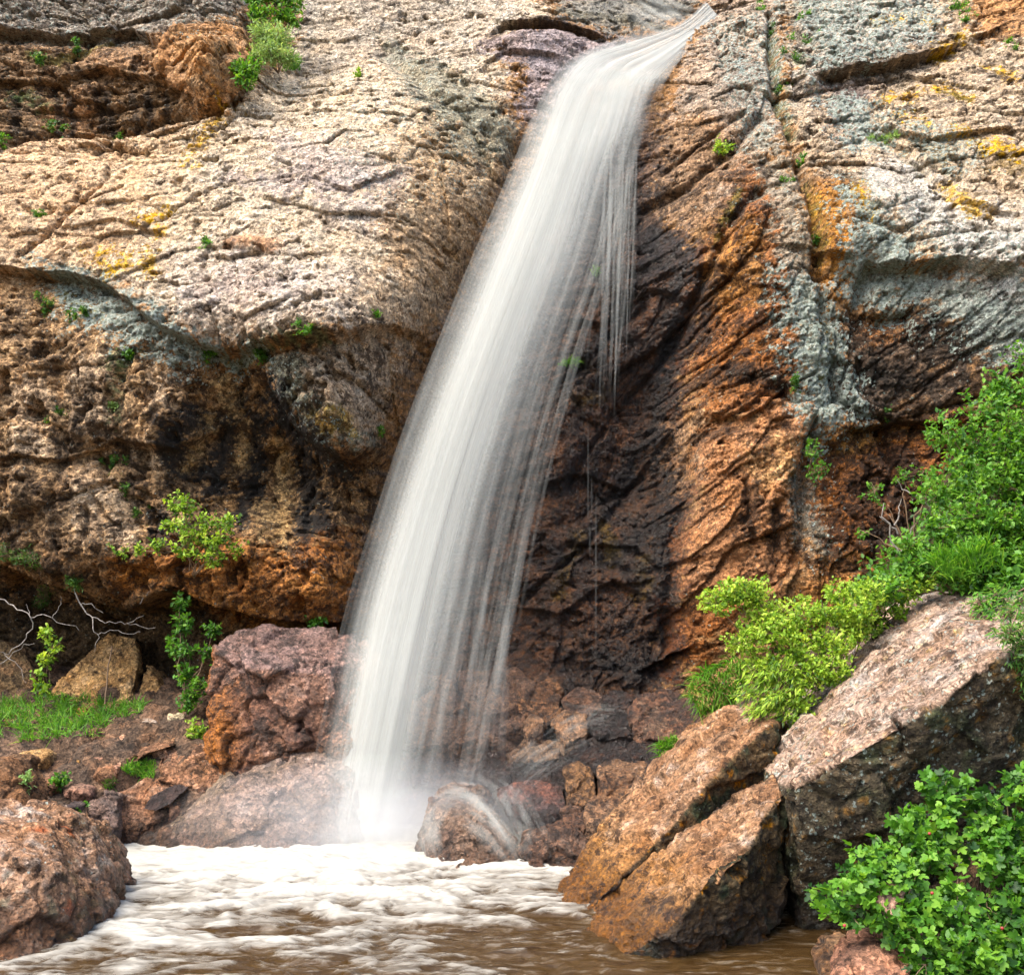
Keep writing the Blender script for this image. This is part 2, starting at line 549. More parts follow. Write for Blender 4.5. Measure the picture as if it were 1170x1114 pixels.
for pts, w_, d_ in [
    ([(0,165),(60,152),(130,153),(190,138),(250,126),(278,100),(288,60)], 0.07, 0.18),
    ([(135,165),(120,205),(95,232),(55,262),(20,292)], 0.02, 0.09),
    ([(95,232),(140,212)], 0.014, 0.06),
    ([(20,230),(40,245),(60,240)], 0.02, 0.06),
    ([(70,275),(50,300)], 0.015, 0.05),
    ([(440,60),(490,105),(545,140),(590,170)], 0.10, 0.10),
    ([(590,170),(560,250),(530,310),(480,400),(450,500),(425,600)], 0.09, 0.13),
    ([(880,10),(884,90),(903,150),(925,212),(940,290),(953,370),(964,450)], 0.05, 0.20),
    ([(905,150),(945,175),(985,160)], 0.03, 0.08),
    ([(738,238),(790,212),(850,158),(870,130)], 0.06, 0.14),
    ([(795,345),(815,300),(850,235),(870,215)], 0.05, 0.16),
    ([(760,200),(800,165),(850,130)], 0.03, 0.09),
    ([(770,380),(800,340)], 0.06, 0.12),
    ([(775,470),(783,540),(772,620),(762,690),(768,760)], 0.07, 0.14),
    ([(790,365),(755,415),(700,475),(650,555)], 0.035, 0.12),
    ([(735,350),(690,395),(635,440)], 0.04, 0.10),
    ([(770,500),(720,560),(680,610),(600,690)], 0.035, 0.11),
    ([(900,440),(850,468),(800,505),(775,560)], 0.04, 0.12),
    ([(855,555),(862,620)], 0.04, 0.10),
    ([(885,575),(888,640)], 0.035, 0.09),
    ([(935,480),(920,560),(915,640)], 0.04, 0.12),
    ([(1010,480),(1030,540),(1060,600)], 0.08, 0.16),
    ([(1000,300),(985,350),(990,420)], 0.06, 0.12),
    ([(1130,180),(1150,215)], 0.014, 0.05),
    ([(60,420),(70,480),(60,560)], 0.05, 0.08),
    ([(140,400),(128,470),(140,540),(150,600)], 0.05, 0.09),
    ([(230,480),(215,560),(225,620)], 0.05, 0.10),
    ([(180,250),(240,215),(330,200)], 0.012, 0.03),
    ([(210,300),(290,255)], 0.012, 0.03)]:
    groove(pts, w_, d_)
bulge(246, 75, 38, 48, 0.22, 3)
bulge(620, 45, 70, 22, 0.12)
bulge(285, 276, 26, 9, 0.07, 3)
bulge(170, 470, 45, 35, 0.12, 3)
bulge(40, 560, 60, 30, 0.10, 3)
bulge(600, 790, 60, 25, 0.22, 3)
bulge(860, 390, 50, 60, 0.10, 3)
bulge(1010, 230, 35, 35, 0.08, 3)
bulge(500, 790, 50, 25, 0.12, 3)
BASE2 = BASE + D

# ---- broken surface at four scales; joints dip along the bedding of each side
right = sstep(0.2, 0.9, WX - 0.1 * (WZ - 4))
pill_z = sstep(4.3, 4.7, WZ) * (1 - right)
tl_z = sstep(6.2, 6.6, WZ) * sstep(-2.6, -3.0, WX)
ur_z = right * sstep(4.9, 5.6, WZ)
rough = 0.95 + 0.2 * right - 0.45 * pill_z * (1 - tl_z) + 0.35 * tl_z - 0.42 * ur_z
for mlt, (cxr, czr) in ((1.0, (0, 0)),):
    a = math.radians(8); b = math.radians(52)
    WXd = WX + (0.75 * (BASE - 11)).astype(np.float32); WZd = WZ + (0.55 * (BASE - 11)).astype(np.float32)
    lu, lv = WXd * math.cos(a) + WZd * math.sin(a), -WXd * math.sin(a) + WZd * math.cos(a)
    ru, rv = WXd * math.cos(b) + WZd * math.sin(b), -WXd * math.sin(b) + WZd * math.cos(b)
    for sc, amp, an, seed in ((1.1, 0.11, 1.5, 3), (2.7, 0.10, 1.9, 4), (6.3, 0.062, 1.9, 5), (14.0, 0.034, 1.6, 6), (31.0, 0.017, 1.4, 7)):
        hl, el = facet2(lu * sc / an, lv * sc, seed)
        hr, er = facet2(ru * sc / (1 + 0.5 * (an - 1)), rv * sc, seed + 30)
        hh = hl * (1 - right) + hr * right
        ee = el * (1 - right) + er * right
        gate = 1.0 if sc < 2 else sstep(-0.35, 0.35, fbm2(WX * 1.3, WZ * 1.3, 3, seed + 50) + 0.12)
        D += (amp * rough * gate * (hh + 0.35 * np.exp(-(ee / 0.07) ** 2))).astype(np.float32)
D += (0.02 * rough * fbm2(GXX * 18, GZZ * 26, 3, 60, ridged=True)).astype(np.float32)
# weathering pits and, on the shaded lower wall at left, upright ribs and hollows
pn = fbm2(WX * 5.2, WZ * 7.5, 4, 62, 0.6)
zone = sstep(-0.1, 0.3, fbm2(GXX * 0.9, GZZ * 0.9, 3, 63) + 0.1)
D += (0.075 * zone * sstep(0.12, 0.42, pn)).astype(np.float32)
low = sstep(4.6, 4.0, GZZ) * sstep(-0.9, -1.6, GXX)
D += (low * (0.16 * fbm2(WX * 2.6, WZ * 1.3, 4, 64, 0.55) + 0.13 * sstep(0.1, 0.4, fbm2(WX * 4.5, WZ * 2.6, 4, 65, 0.6)))).astype(np.float32)
D += (0.03 * fbm2(GXX * 4, GZZ * 5, 4, 61, ridged=True)).astype(np.float32)
CLIFF = BASE + D
# the top of the hill leans away out of the frame
CLIFF += 1.5 * sstep(9.0, 10.2, GZZ) ** 2
CLIFF_S = CLIFF.copy()

# ------------------------------------------------------------------ cliff colours
TAN = (0.50, 0.355, 0.225); CREAM = (0.55, 0.455, 0.345); PEACH = (0.56, 0.405, 0.275)
BROWN = (0.30, 0.185, 0.105); RUST = (0.31, 0.155, 0.085); RED = (0.30, 0.125, 0.055)
DARK = (0.085, 0.055, 0.035); BLACK = (0.022, 0.018, 0.014); GREY = (0.36, 0.36, 0.32)
GREEN = (0.07, 0.10, 0.035); OLIVE = (0.13, 0.115, 0.03); YELLOW = (0.60, 0.36, 0.04); MAUVE = (0.36, 0.31, 0.31)
tone = np.empty(BASE.shape + (3,), np.float32); tone[:] = BROWN
wet = np.zeros(BASE.shape, np.float32)
lich = np.full(BASE.shape, 0.18, np.float32)
grime = np.full(BASE.shape, 0.42, np.float32)
NA = fbm2(GXX * 5, GZZ * 6, 5, 70, 0.6)
NB = fbm2(GXX * 2 + 30, GZZ * 2, 5, 71, 0.6)
NC = fbm2(GXX * 16, GZZ * 20, 4, 72, 0.65) + 0.6 * fbm2(GXX * 38, GZZ * 46, 3, 73, 0.7)


def mask_poly(pts, soft, brk):
    pl = line_xz(pts); w = window(pl, soft * 3 + 0.3)
    d, s = poly_dist(pl, WX[w], WZ[w], True)
    sd_ = np.where(inside(pl, WX[w], WZ[w]), d, -d) + brk * (NA[w] * 0.9 + NC[w] * 0.9)
    return w, sstep(-soft, soft, sd_)


def mask_line(pts, r, soft, brk):
    pl = line_xz(pts); rm = r * 10.3 / F; w = window(pl, rm + soft * 3 + 0.2)
    d, s = poly_dist(pl, WX[w], WZ[w])
    return w, sstep(-soft, soft, rm - d + brk * (NA[w] * 0.8 + NC[w] * 1.0))


def G_(pts, v, soft=0.15, brk=0.2):
    w, f = mask_poly(pts, soft, brk)
    grime[w] = grime[w] * (1 - f) + v * f


def put(m, color=None, k=1.0, wetv=None, lichv=None):
    w, f = m
    f = (f * k)[..., None]
    if color is not None:
        tone[w] = tone[w] * (1 - f) + np.array(color, np.float32) * f
    if wetv is not None: wet[w] = wet[w] * (1 - f[..., 0]) + wetv * f[..., 0]
    if lichv is not None: lich[w] = lich[w] * (1 - f[..., 0]) + lichv * f[..., 0]


def P_(pts, color, k=1.0, soft=0.10, brk=0.30, **kw): put(mask_poly(pts, soft, brk), color, k, **kw)
def L_(pts, r, color, k=1.0, soft=0.03, brk=0.08, **kw): put(mask_line(pts, r, soft, brk), color, k, **kw)


# upper left
P_([(-60,-60),(270,-60),(290,30),(250,60),(180,40),(60,50),(-60,40)], (0.25,0.215,0.175), lichv=0.3)
P_([(-60,40),(120,50),(180,60),(120,110),(-60,90)], (0.27,0.185,0.12))
P_([(180,40),(215,25),(270,20),(288,60),(270,110),(235,122),(190,90)], (0.46,0.28,0.16))
P_([(100,60),(180,45),(200,85),(150,100),(100,90)], (0.42,0.27,0.17), 0.8)
P_([(-60,88),(60,90),(150,80),(230,105),(200,145),(130,150),(60,160),(-60,190)], (0.21,0.14,0.085))
P_([(40,110),(110,100),(100,150),(50,150)], (0.38,0.23,0.14), 0.8)
for x in (15, 60, 75, 112, 122, 150, 165, 185):
    L_([(x,105),(x+3,130),(x+2,150)], 5, BLACK, 0.8, brk=0.05)
L_([(30,60),(60,65),(120,42)], 7, OLIVE, 0.7)
# cream pillow
P_([(-60,175),(60,160),(130,155),(260,126),(330,70),(345,-40),(560,-40),(640,20),(570,60),(590,170),(552,270),(505,360),(420,385),(300,392),(200,372),(120,318),(-60,300)], CREAM)
P_([(-60,175),(120,155),(210,150),(180,220),(120,310),(-60,300)], PEACH)
P_([(120,165),(220,150),(240,260),(160,300),(120,250)], (0.55,0.42,0.29), 0.6, 0.2)
P_([(340,-40),(560,-40),(600,20),(520,90),(420,70),(330,90)], (0.43,0.37,0.30), 0.85, 0.15)
P_([(490,110),(590,150),(560,260),(500,370),(440,300),(450,180)], (0.46,0.33,0.21), 0.8, 0.2)
P_([(430,40),(500,70),(590,140),(590,190),(530,150),(470,110)], (0.24,0.225,0.17), 0.9, 0.08, lichv=0.3)
P_([(540,50),(640,25),(720,45),(700,90),(610,150),(590,130),(600,80)], MAUVE, 0.95, 0.08, wetv=0.35)
P_([(640,-40),(800,-40),(810,0),(750,30),(700,35),(640,20)], (0.24,0.235,0.20), 0.9, 0.08, wetv=0.3, lichv=0.2)
L_([(560,45),(590,28),(650,30),(690,42)], 6, DARK, 0.9)
L_([(640,15),(720,22),(760,32)], 10, (0.14,0.13,0.09), 0.7)
P_([(300,150),(400,170),(470,200),(430,225),(340,210)], MAUVE, 0.5, 0.15)
P_([(360,220),(460,230),(440,270),(380,260)], (0.35,0.31,0.30), 0.5, 0.15)
P_([(180,290),(320,280),(420,320),(410,375),(300,385),(200,365)], (0.52,0.45,0.39), 0.6, 0.15, lichv=0.12)
L_([(262,276),(285,274),(310,276)], 8, (0.50,0.30,0.19), 0.8)
P_([(400,330),(505,300),(490,370),(430,385)], (0.40,0.29,0.19), 0.7, 0.12)
# grey-green crust under the lip
P_([(40,298),(110,305),(165,345),(230,388),(300,392),(240,412),(160,400),(90,350),(30,325)], (0.20,0.20,0.16), 0.85, 0.06, lichv=0.30)
P_([(290,395),(360,385),(470,380),(440,470),(420,515),(370,515),(320,470),(300,430)], (0.42,0.33,0.24), 0.95, 0.06, lichv=0.12)
P_([(290,395),(345,400),(340,440),(390,490),(420,500),(390,525),(345,500),(310,450)], (0.19,0.19,0.14), 0.9, 0.06, lichv=0.33)
P_([(345,470),(395,470),(400,495),(360,500)], YELLOW, 0.35, 0.04, 0.12)
# wall under the lip
P_([(-60,320),(80,330),(160,400),(230,410),(260,440),(230,600),(150,640),(-60,640)], (0.42,0.29,0.18), 0.9)
for q in ([(75,410),(130,400),(135,500),(90,500)], [(0,440),(50,430),(60,470),(10,480)], [(70,540),(110,520),(115,600),(85,620)],
          [(165,420),(205,410),(200,460),(170,465)], [(0,470),(60,490),(70,520),(20,520)], [(120,560),(150,540),(160,640),(130,640)],
          [(140,505),(175,500),(185,530),(150,540)]):
    P_(q, (0.58,0.44,0.31), 0.9, 0.05, 0.22)
for q in ([(100,440),(70,520),(60,600),(70,650)], [(135,500),(150,540),(180,620)], [(10,530),(40,560),(20,610)], [(180,480),(215,520),(190,560)],
          [(200,415),(230,445),(210,475)], [(30,400),(60,420)], [(0,600),(40,640),(100,660)], [(100,600),(130,640)]):
    L_(q, 11, DARK, 0.75, 0.05, 0.16)
P_([(215,420),(290,405),(320,470),(390,530),(420,520),(430,600),(380,640),(230,640),(215,560)], (0.36,0.235,0.135), 0.95)
for q, r in (([(262,450),(250,500),(240,560)], 12), ([(285,470),(278,540),(272,600)], 9), ([(300,440),(330,500),(350,560),(362,600)], 15),
             ([(312,450),(350,500),(395,540)], 12), ([(285,520),(292,590)], 7), ([(345,590),(355,640)], 12), ([(215,480),(195,520),(235,540)], 14), ([(180,600),(205,640)], 14)):
    L_(q, r * 1.0, BLACK, 0.92, 0.02, 0.20, wetv=0.25)
for q, r in (([(272,480),(265,535)], 6), ([(232,480),(210,530)], 6), ([(312,510),(320,560),(315,640)], 12), ([(300,580),(320,640)], 14), ([(255,460),(245,430)], 12)):
    L_(q, r, (0.52,0.37,0.21), 0.9, 0.015, 0.12)
P_([(130,640),(220,615),(330,625),(410,600),(430,700),(380,720),(240,715),(190,670),(140,690)], (0.34,0.165,0.08), 0.95, 0.08)
for q in ([(140,645),(165,660)], [(250,690),(300,700)], [(340,670),(390,660)], [(230,650),(280,640)]):
    L_(q, 10, (0.48,0.245,0.115), 0.7, 0.04, 0.1)
P_([(-60,660),(60,680),(150,705),(200,680),(240,720),(220,820),(-60,820)], (0.10,0.068,0.04), 0.95, 0.06)  # hollow under the overhang coloured dark, its shade painted in
# gutter on the left of the water
P_([(590,160),(625,120),(600,250),(540,400),(470,560),(430,700),(390,720),(420,600),(450,500),(490,390),(545,280)], (0.22,0.17,0.13), 0.8, 0.06, wetv=0.5)
# soaked wall behind and right of the fall
P_([(640,110),(730,120),(745,230),(800,290),(800,340),(775,440),(770,480),(785,560),(770,660),(770,780),(700,850),(400,880),(400,720),(470,560),(550,390),(610,230)], (0.155,0.088,0.05), 1.0, 0.06, wetv=0.85)
for q in ([(640,470),(700,440),(720,480),(660,560),(610,540)], [(680,470),(740,450),(740,520),(700,540)], [(580,560),(640,560),(640,640),(560,650)],
          [(640,660),(720,640),(740,700),(650,720)], [(600,700),(660,720),(620,770),(560,740)], [(650,380),(740,300),(760,350),(680,420)]):
    P_(q, (0.19,0.10,0.055), 0.8, 0.08, 0.2)
for q, r in (([(735,250),(790,330),(770,420)], 20), ([(775,400),(760,470),(775,560),(760,640),(768,740)], 17), ([(740,300),(700,380),(640,440)], 12),
             ([(740,500),(690,590),(640,640)], 9), ([(690,760),(770,770)], 16), ([(620,560),(680,540)], 10), ([(700,640),(760,600)], 16), ([(560,800),(650,800)], 16)):
    L_(q, r, BLACK, 0.8, 0.04, 0.16, wetv=0.95)
for q in ([(690,600),(700,640)], [(735,640),(730,680)], [(690,450),(660,460)], [(660,610),(640,680)]):
    L_(q, 7, (0.30,0.22,0.06), 0.6, 0.03, 0.1)
# buttress on the right
P_([(805,10),(885,-40),(900,140),(860,220),(790,260),(735,250),(745,180),(770,110)], (0.40,0.32,0.25), 1, 0.06)
P_([(745,150),(800,130),(850,170),(800,260),(735,245)], (0.35,0.22,0.13), 0.85, 0.08)
P_([(850,170),(890,190),(920,300),(940,440),(880,480),(800,480),(775,420),(800,340),(800,290)], RUST, 1, 0.06)
P_([(800,300),(850,240),(880,260),(880,340),(830,360),(795,340)], (0.38,0.21,0.10), 0.8, 0.1)
P_([(850,360),(900,380),(880,440),(800,470),(790,420)], (0.22,0.105,0.05), 0.8, 0.1)
P_([(770,470),(850,475),(930,440),(960,490),(930,560),(920,650),(870,690),(770,760),(770,660),(785,560)], (0.38,0.21,0.125), 1, 0.06)
P_([(770,480),(800,470),(790,540),(775,560)], (0.58,0.42,0.28), 0.8, 0.04)
P_([(855,520),(910,500),(915,540),(870,560)], (0.52,0.33,0.19), 0.85, 0.08)
L_([(893,532),(885,545)], 7, (0.75,0.52,0.30), 0.7)
P_([(760,690),(800,680),(860,690),(800,760),(760,780)], (0.27,0.12,0.06), 0.85, 0.08)
for q, r in (([(790,440),(840,420),(900,440)], 10), ([(860,560),(858,610)], 10), ([(885,590),(886,625)], 9), ([(800,500),(850,490)], 7), ([(815,320),(800,390)], 12),
             ([(865,215),(840,250)], 8), ([(745,230),(790,215)], 9), ([(760,200),(810,160)], 6)):
    L_(q, r, (0.06,0.035,0.022), 0.85, 0.03, 0.12)
# grey rib beside the crack
P_([(850,140),(890,160),(915,200),(945,300),(960,440),(960,490),(935,490),(905,420),(890,330),(885,250),(860,200)], (0.29,0.27,0.215), 0.75, 0.05, 0.4, lichv=0.30)
P_([(900,330),(945,330),(965,480),(940,495),(910,440)], (0.17,0.18,0.14), 0.7, 0.06, 0.45, lichv=0.45)
P_([(920,220),(970,190),(985,240),(975,320),(955,370),(940,300)], (0.40,0.21,0.09), 0.95, 0.06)
P_([(910,540),(950,540),(965,640),(930,660),(912,600)], (0.18,0.18,0.15), 0.85, 0.05, lichv=0.30)
# right mass
P_([(895,-60),(1240,-60),(1240,320),(1100,300),(1000,300),(975,210),(920,190),(900,120)], (0.45,0.36,0.265), 1, 0.06)
P_([(895,-60),(960,-60),(1090,20),(1080,50),(960,85),(900,110)], (0.42,0.37,0.31), 0.9, 0.06, lichv=0.15)
P_([(930,60),(1060,45),(1010,75),(945,90)], (0.22,0.19,0.16), 0.8, 0.05)
P_([(1090,-30),(1240,-60),(1240,50),(1120,40)], (0.42,0.24,0.13), 0.9, 0.08)
P_([(930,85),(1010,75),(1000,110),(940,120)], (0.26,0.22,0.21), 0.7, 0.06)
P_([(978,195),(1040,160),(1100,225),(1240,260),(1240,320),(1100,298),(1010,240),(985,240)], (0.47,0.43,0.37), 0.95, 0.06)
P_([(970,190),(985,240),(980,200)], (0.40,0.22,0.11), 0.6, 0.05)
P_([(960,200),(985,190),(990,240),(1000,260),(1060,290),(1050,370),(1000,360),(970,300)], (0.17,0.14,0.10), 0.85, 0.07, lichv=0.15)
P_([(1000,300),(1100,298),(1240,312),(1240,420),(1150,430),(1100,400),(1060,350)], (0.24,0.26,0.23), 0.95, 0.06, lichv=0.4)
P_([(1060,240),(1170,280),(1170,340),(1090,300)], (0.50,0.47,0.42), 0.7, 0.06, lichv=0.2)
P_([(960,360),(1060,350),(1120,410),(1100,470),(1000,490),(960,460)], (0.13,0.095,0.07), 0.95, 0.08)
P_([(990,340),(1050,350),(1040,380),(1000,390)], (0.36,0.18,0.09), 0.7, 0.06)
P_([(950,480),(1140,470),(1140,560),(1050,660),(950,660),(930,560)], (0.30,0.135,0.065), 0.95, 0.07)
P_([(950,490),(1010,480),(1005,515),(955,520)], (0.50,0.29,0.14), 0.8, 0.05)
P_([(970,520),(1060,500),(1060,620),(1010,640),(970,590)], (0.10,0.055,0.035), 0.7, 0.10, 0.25)
P_([(1040,440),(1070,420),(1060,470),(1035,490)], (0.45,0.27,0.15), 0.7, 0.05)
P_([(920,640),(1010,620),(1000,720),(900,760)], (0.38,0.20,0.10), 0.8, 0.08)
for q, r in (([(1050,345),(1100,390)], 10), ([(990,420),(1060,440)], 13), ([(1000,620),(1060,600)], 16), ([(940,60),(1010,70)], 6), ([(960,200),(975,240)], 5)):
    L_(q, r, BLACK, 0.7, 0.04, 0.15)
for q, v in (([(895,-40),(1090,-40),(1080,40),(1000,75),(930,85)], 0.32), ([(930,90),(1010,110),(1030,170),(960,175)], 0.36), ([(805,30),(890,0),(900,140),(850,180)], 0.28),
             ([(1030,120),(1130,160),(1110,200),(1040,180)], 0.30), ([(970,190),(1100,240),(1180,270),(1180,320),(1000,300)], 0.24), ([(330,100),(560,120),(560,240),(420,250)], 0.20), ([(950,200),(1060,290),(1050,380),(960,330)], 0.36),
             ([(40,290),(230,380),(300,400),(200,420),(60,360)], 0.36), ([(880,300),(960,320),(1000,480),(920,520)], 0.36)):
    put(mask_poly(q, 0.12, 0.3), None, 1.0, lichv=v * 1.5)
for q, c_ in (([(925,62),(1090,45),(1040,85),(940,97)], (0.13,0.105,0.08)), ([(935,92),(1000,100),(1000,150),(950,165)], (0.17,0.13,0.115)), ([(1025,150),(1075,165),(1115,188),(1060,192)], (0.15,0.12,0.06)),
              ([(830,50),(885,80),(875,130),(800,125)], (0.22,0.19,0.155)), ([(890,-40),(960,-40),(950,60),(900,60)], (0.24,0.22,0.175)), ([(1120,160),(1180,170),(1180,200),(1140,190)], (0.17,0.12,0.05)),
              ([(985,235),(1060,285),(1040,300),(985,270)], (0.13,0.12,0.09)), ([(470,110),(540,140),(580,190),(520,180)], (0.20,0.19,0.14)), ([(250,200),(330,190),(420,215),(330,225)], (0.36,0.30,0.27)),
              ([(210,330),(270,300),(350,330),(260,345)], (0.40,0.33,0.29)), ([(430,250),(540,210),(520,300),(450,330)], (0.38,0.27,0.175))):
    P_(q, c_, 0.75, 0.08, 0.38)
P_([(640,90),(735,100),(760,180),(740,250),(690,200)], (0.15,0.10,0.075), 0.7, wetv=0.7)
P_([(745,150),(860,140),(860,200),(800,260),(740,250)], (0.27,0.185,0.125), 0.6)
# yellow and green growth painted as the crusts they are
for q, r in (([(255,122),(240,145)], 5), ([(232,160),(215,188)], 6), ([(170,245),(178,258)], 5), ([(105,290),(125,305)], 8), ([(125,305),(145,300)], 7), ([(165,292),(170,310)], 5), ([(185,240),(160,247)], 4),
             ([(1080,95),(1105,105)], 7), ([(1060,25),(1070,30)], 7), ([(1100,150),(1130,168)], 8), ([(1040,130),(1060,140)], 7), ([(1075,60),(1100,40)], 7), ([(1020,110),(1050,100)], 5),
             ([(1140,160),(1165,175)], 7), ([(1090,215),(1120,240)], 6), ([(980,215),(990,240)], 6), ([(1130,75),(1160,85)], 5), ([(1000,25),(1050,18)], 5)):
    L_(q, r * 0.85, YELLOW, 0.65, 0.03, 0.26)
for q, r in (([(1080,100),(1110,108)], 4), ([(820,270),(845,215)], 4), ([(945,330),(960,400)], 4), ([(925,205),(945,290)], 3)):
    L_(q, r, OLIVE, 0.7, 0.03, 0.1)
for q, r in (([(880,15),(884,60),(896,120),(905,150)], 4), ([(912,60),(916,80)], 6), ([(60,330),(110,360)], 5), ([(940,380),(955,440)], 4), ([(225,405),(300,395),(370,380)], 4), ([(10,105),(50,115)], 8), ([(130,400),(130,480)], 4), ([(150,395),(120,420)], 4)):
    L_(q, r, GREEN, 0.75, 0.03, 0.16)
# scattered tonal breakup of the bare stone
dk = sstep(0.30, 0.62, NC * 0.7 + NA * 0.5)[..., None]
tone *= 1 - 0.55 * dk
lt = sstep(0.25, 0.6, -NA * 0.8 - NC * 0.4)[..., None]
tone += lt * 0.12 * tone
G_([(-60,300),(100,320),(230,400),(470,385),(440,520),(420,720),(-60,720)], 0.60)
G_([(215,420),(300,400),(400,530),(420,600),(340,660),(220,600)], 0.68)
G_([(-60,-60),(280,-60),(290,60),(240,130),(130,150),(-60,170)], 0.54)
G_([(180,40),(270,25),(280,100),(230,118)], 0.35, 0.06)
G_([(640,120),(740,150),(800,300),(780,480),(785,560),(770,800),(400,860),(470,560),(560,380)], 0.72)
G_([(740,150),(860,150),(900,300),(940,440),(880,490),(790,480),(800,340)], 0.62)
G_([(785,480),(930,450),(930,640),(770,760)], 0.50)
G_([(960,340),(1100,350),(1180,420),(1140,600),(1000,700),(930,640),(950,480)], 0.78)
G_([(800,0),(890,0),(900,140),(780,170)], 0.50)
G_([(895,-60),(1240,-60),(1240,170),(1000,190),(920,190)], 0.52)
G_([(970,190),(1180,240),(1180,310),(1000,290)], 0.33)
# rain streaks below ledges (vertical stains)
st = fbm2(GXX * 9, GZZ * 0.9, 4, 80, 0.6)
under = sstep(7.2, 6.0, GZZ)
tone *= (1 - 0.35 * sstep(0.12, 0.5, st) * under)[..., None]

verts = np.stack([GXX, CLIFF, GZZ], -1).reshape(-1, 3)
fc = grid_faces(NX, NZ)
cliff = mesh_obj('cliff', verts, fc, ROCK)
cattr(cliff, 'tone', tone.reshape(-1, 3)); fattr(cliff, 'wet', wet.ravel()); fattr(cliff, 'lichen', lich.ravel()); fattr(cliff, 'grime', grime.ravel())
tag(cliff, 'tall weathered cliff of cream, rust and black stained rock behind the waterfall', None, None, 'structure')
del verts, fc


def cliff_at(px, py):
    return on(CLIFF_S, px, py)


# ------------------------------------------------------------------ ground
GP = [ # px, py, Y : points of the bank, the stream bed and the slope
 (-200,800,10.6),(0,795,10.6),(60,800,10.6),(150,800,10.5),(220,805,10.3),(0,840,9.8),(60,838,9.8),(130,835,9.9),(220,835,9.7),
 (0,880,9.2),(60,880,9.2),(120,880,9.2),(190,870,9.4),(250,865,9.4),(60,915,8.8),(110,930,8.8),(160,940,9.0),(-60,930,8.4),(-200,900,8.6),
 (130,985,8.9),(330,980,9.4),(500,900,9.9),(600,900,9.5),(640,880,9.4),(700,905,8.9),(760,890,9.1),(800,850,9.8),(720,895,9.8),(760,875,10.2),(640,905,10.2),
 (830,830,8.8),(900,770,8.8),(1000,690,9.0),(1080,630,8.9),(1160,540,8.8),(1260,440,8.7),(1170,640,8.0),(1000,760,8.2),(1100,660,8.2),
 (1350,600,7.6),(1300,800,6.6),(900,1080,7.0),(860,960,7.6),
]
gw = [at(*g) for g in GP]
for x_, y_, z_ in [(0,6,-.45),(-1,7,-.45),(-2,8,-.4),(1,6.6,-.4),(-1,8.8,-.35),(0,8.2,-.3),(-2,5,-.45),(0.6,5,-.45),(-2.6,7.5,-.35),(-0.3,4,-.5),(-3.4,6.2,-.15),(-3.8,5,0.2),(-5,4,.6),(-5,6,.6),
                   (2.0,6.0,0.0),(2.4,5.2,.25),(1.7,5.2,-.1),(3.2,5,.9),(2.6,4,.3),(3.4,3,.5),(0,1.5,-.3),(-3,1.5,.1),(-6,1,.6),(5,1,.7),(0,-3,-.1),(-6,-4,.3),(6,-4,.4),(1.3,7.6,-.1)]:
    gw.append(np.array([x_, y_, z_]))
gw = np.array(gw)
GW = tps_fit(gw[:, :2], gw[:, 2], 0.01)
GS = 0.02
gxa = np.arange(-6.6, 6.6, GS); gya = np.arange(4.2, 12.4, GS)
cxa = np.arange(-6.6, 6.8, 0.2); cya = np.arange(4.2, 12.8, 0.2)
ax, ay = np.meshgrid(cxa, cya)
cg = tps_eval(gw[:, :2], GW, np.c_[ax.ravel(), ay.ravel()]).reshape(ax.shape)
AX, AY = np.meshgrid(gxa, gya)
AZ = lookup(cg, -6.6, 4.2, 0.2, AX, AY)
wx = AX + 0.06 * fbm2(AX * 2.5, AY * 2.5, 3, 90); wy = AY + 0.06 * fbm2(AX * 2.5 + 9, AY * 2.5, 3, 91)
for sc, amp, sd_ in ((2.2, 0.10, 92), (6.0, 0.05, 93), (14.0, 0.022, 94)):
    hh, ee = facet2(wx * sc, wy * sc, sd_)
    AZ = AZ + amp * (hh - 0.4 * np.exp(-(ee / 0.1) ** 2))
AZ += 0.02 * fbm2(AX * 9, AY * 9, 4, 95)
# the trodden dirt path along the bank is smooth
GROUND = AZ
gt = np.empty(AX.shape + (3,), np.float32); gt[:] = (0.085, 0.060, 0.044)
n_ = fbm2(AX * 3, AY * 3, 5, 96, 0.6)
f_ = sstep(-0.1, 0.35, n_)[..., None]
gt = gt * (1 - f_) + np.array((0.19, 0.12, 0.082), np.float32) * f_
f_ = sstep(0.15, 0.5, fbm2(AX * 9, AY * 9, 4, 97, 0.6))[..., None]
gt = gt * (1 - 0.6 * f_) + np.array((0.28, 0.18, 0.125), np.float32) * 0.6 * f_
f_ = sstep(2.0, 3.0, AX)[..., None]
gt = gt * (1 - f_) + np.array((0.06, 0.045, 0.025), np.float32) * f_
ground = mesh_obj('ground', np.stack([AX, AY, AZ], -1).reshape(-1, 3), grid_faces(len(gxa), len(gya)), ROCK)
cattr(ground, 'tone', gt.reshape(-1, 3))
fattr(ground, 'wet', (sstep(0.35, 0.0, AZ) * 0.8 + 0.85 * sstep(-0.6, 0.1, AX) * sstep(2.2, 1.4, AX)).clip(0, 0.9).ravel())  # middle strip also darkened so the gaps between scree rocks look shaded
fattr(ground, 'lichen', np.zeros(AX.size)); fattr(ground, 'grime', np.full(AX.size, 0.5))
tag(ground, 'brown earth bank and rocky stream bed below the cliff', None, None, 'structure')


def ground_at(px, py):
    ys = np.arange(4.3, 12.2, 0.01)
    x = (px - CX) / F * ys; z = EYE + (HZ - py) / F * ys
    gz_ = lookup(GROUND, -6.6, 4.2, GS, x, ys)
    hit = np.nonzero(z <= gz_)[0]
    i = hit[0] if len(hit) else len(ys) - 1
    return np.array([x[i], ys[i], gz_[i]])


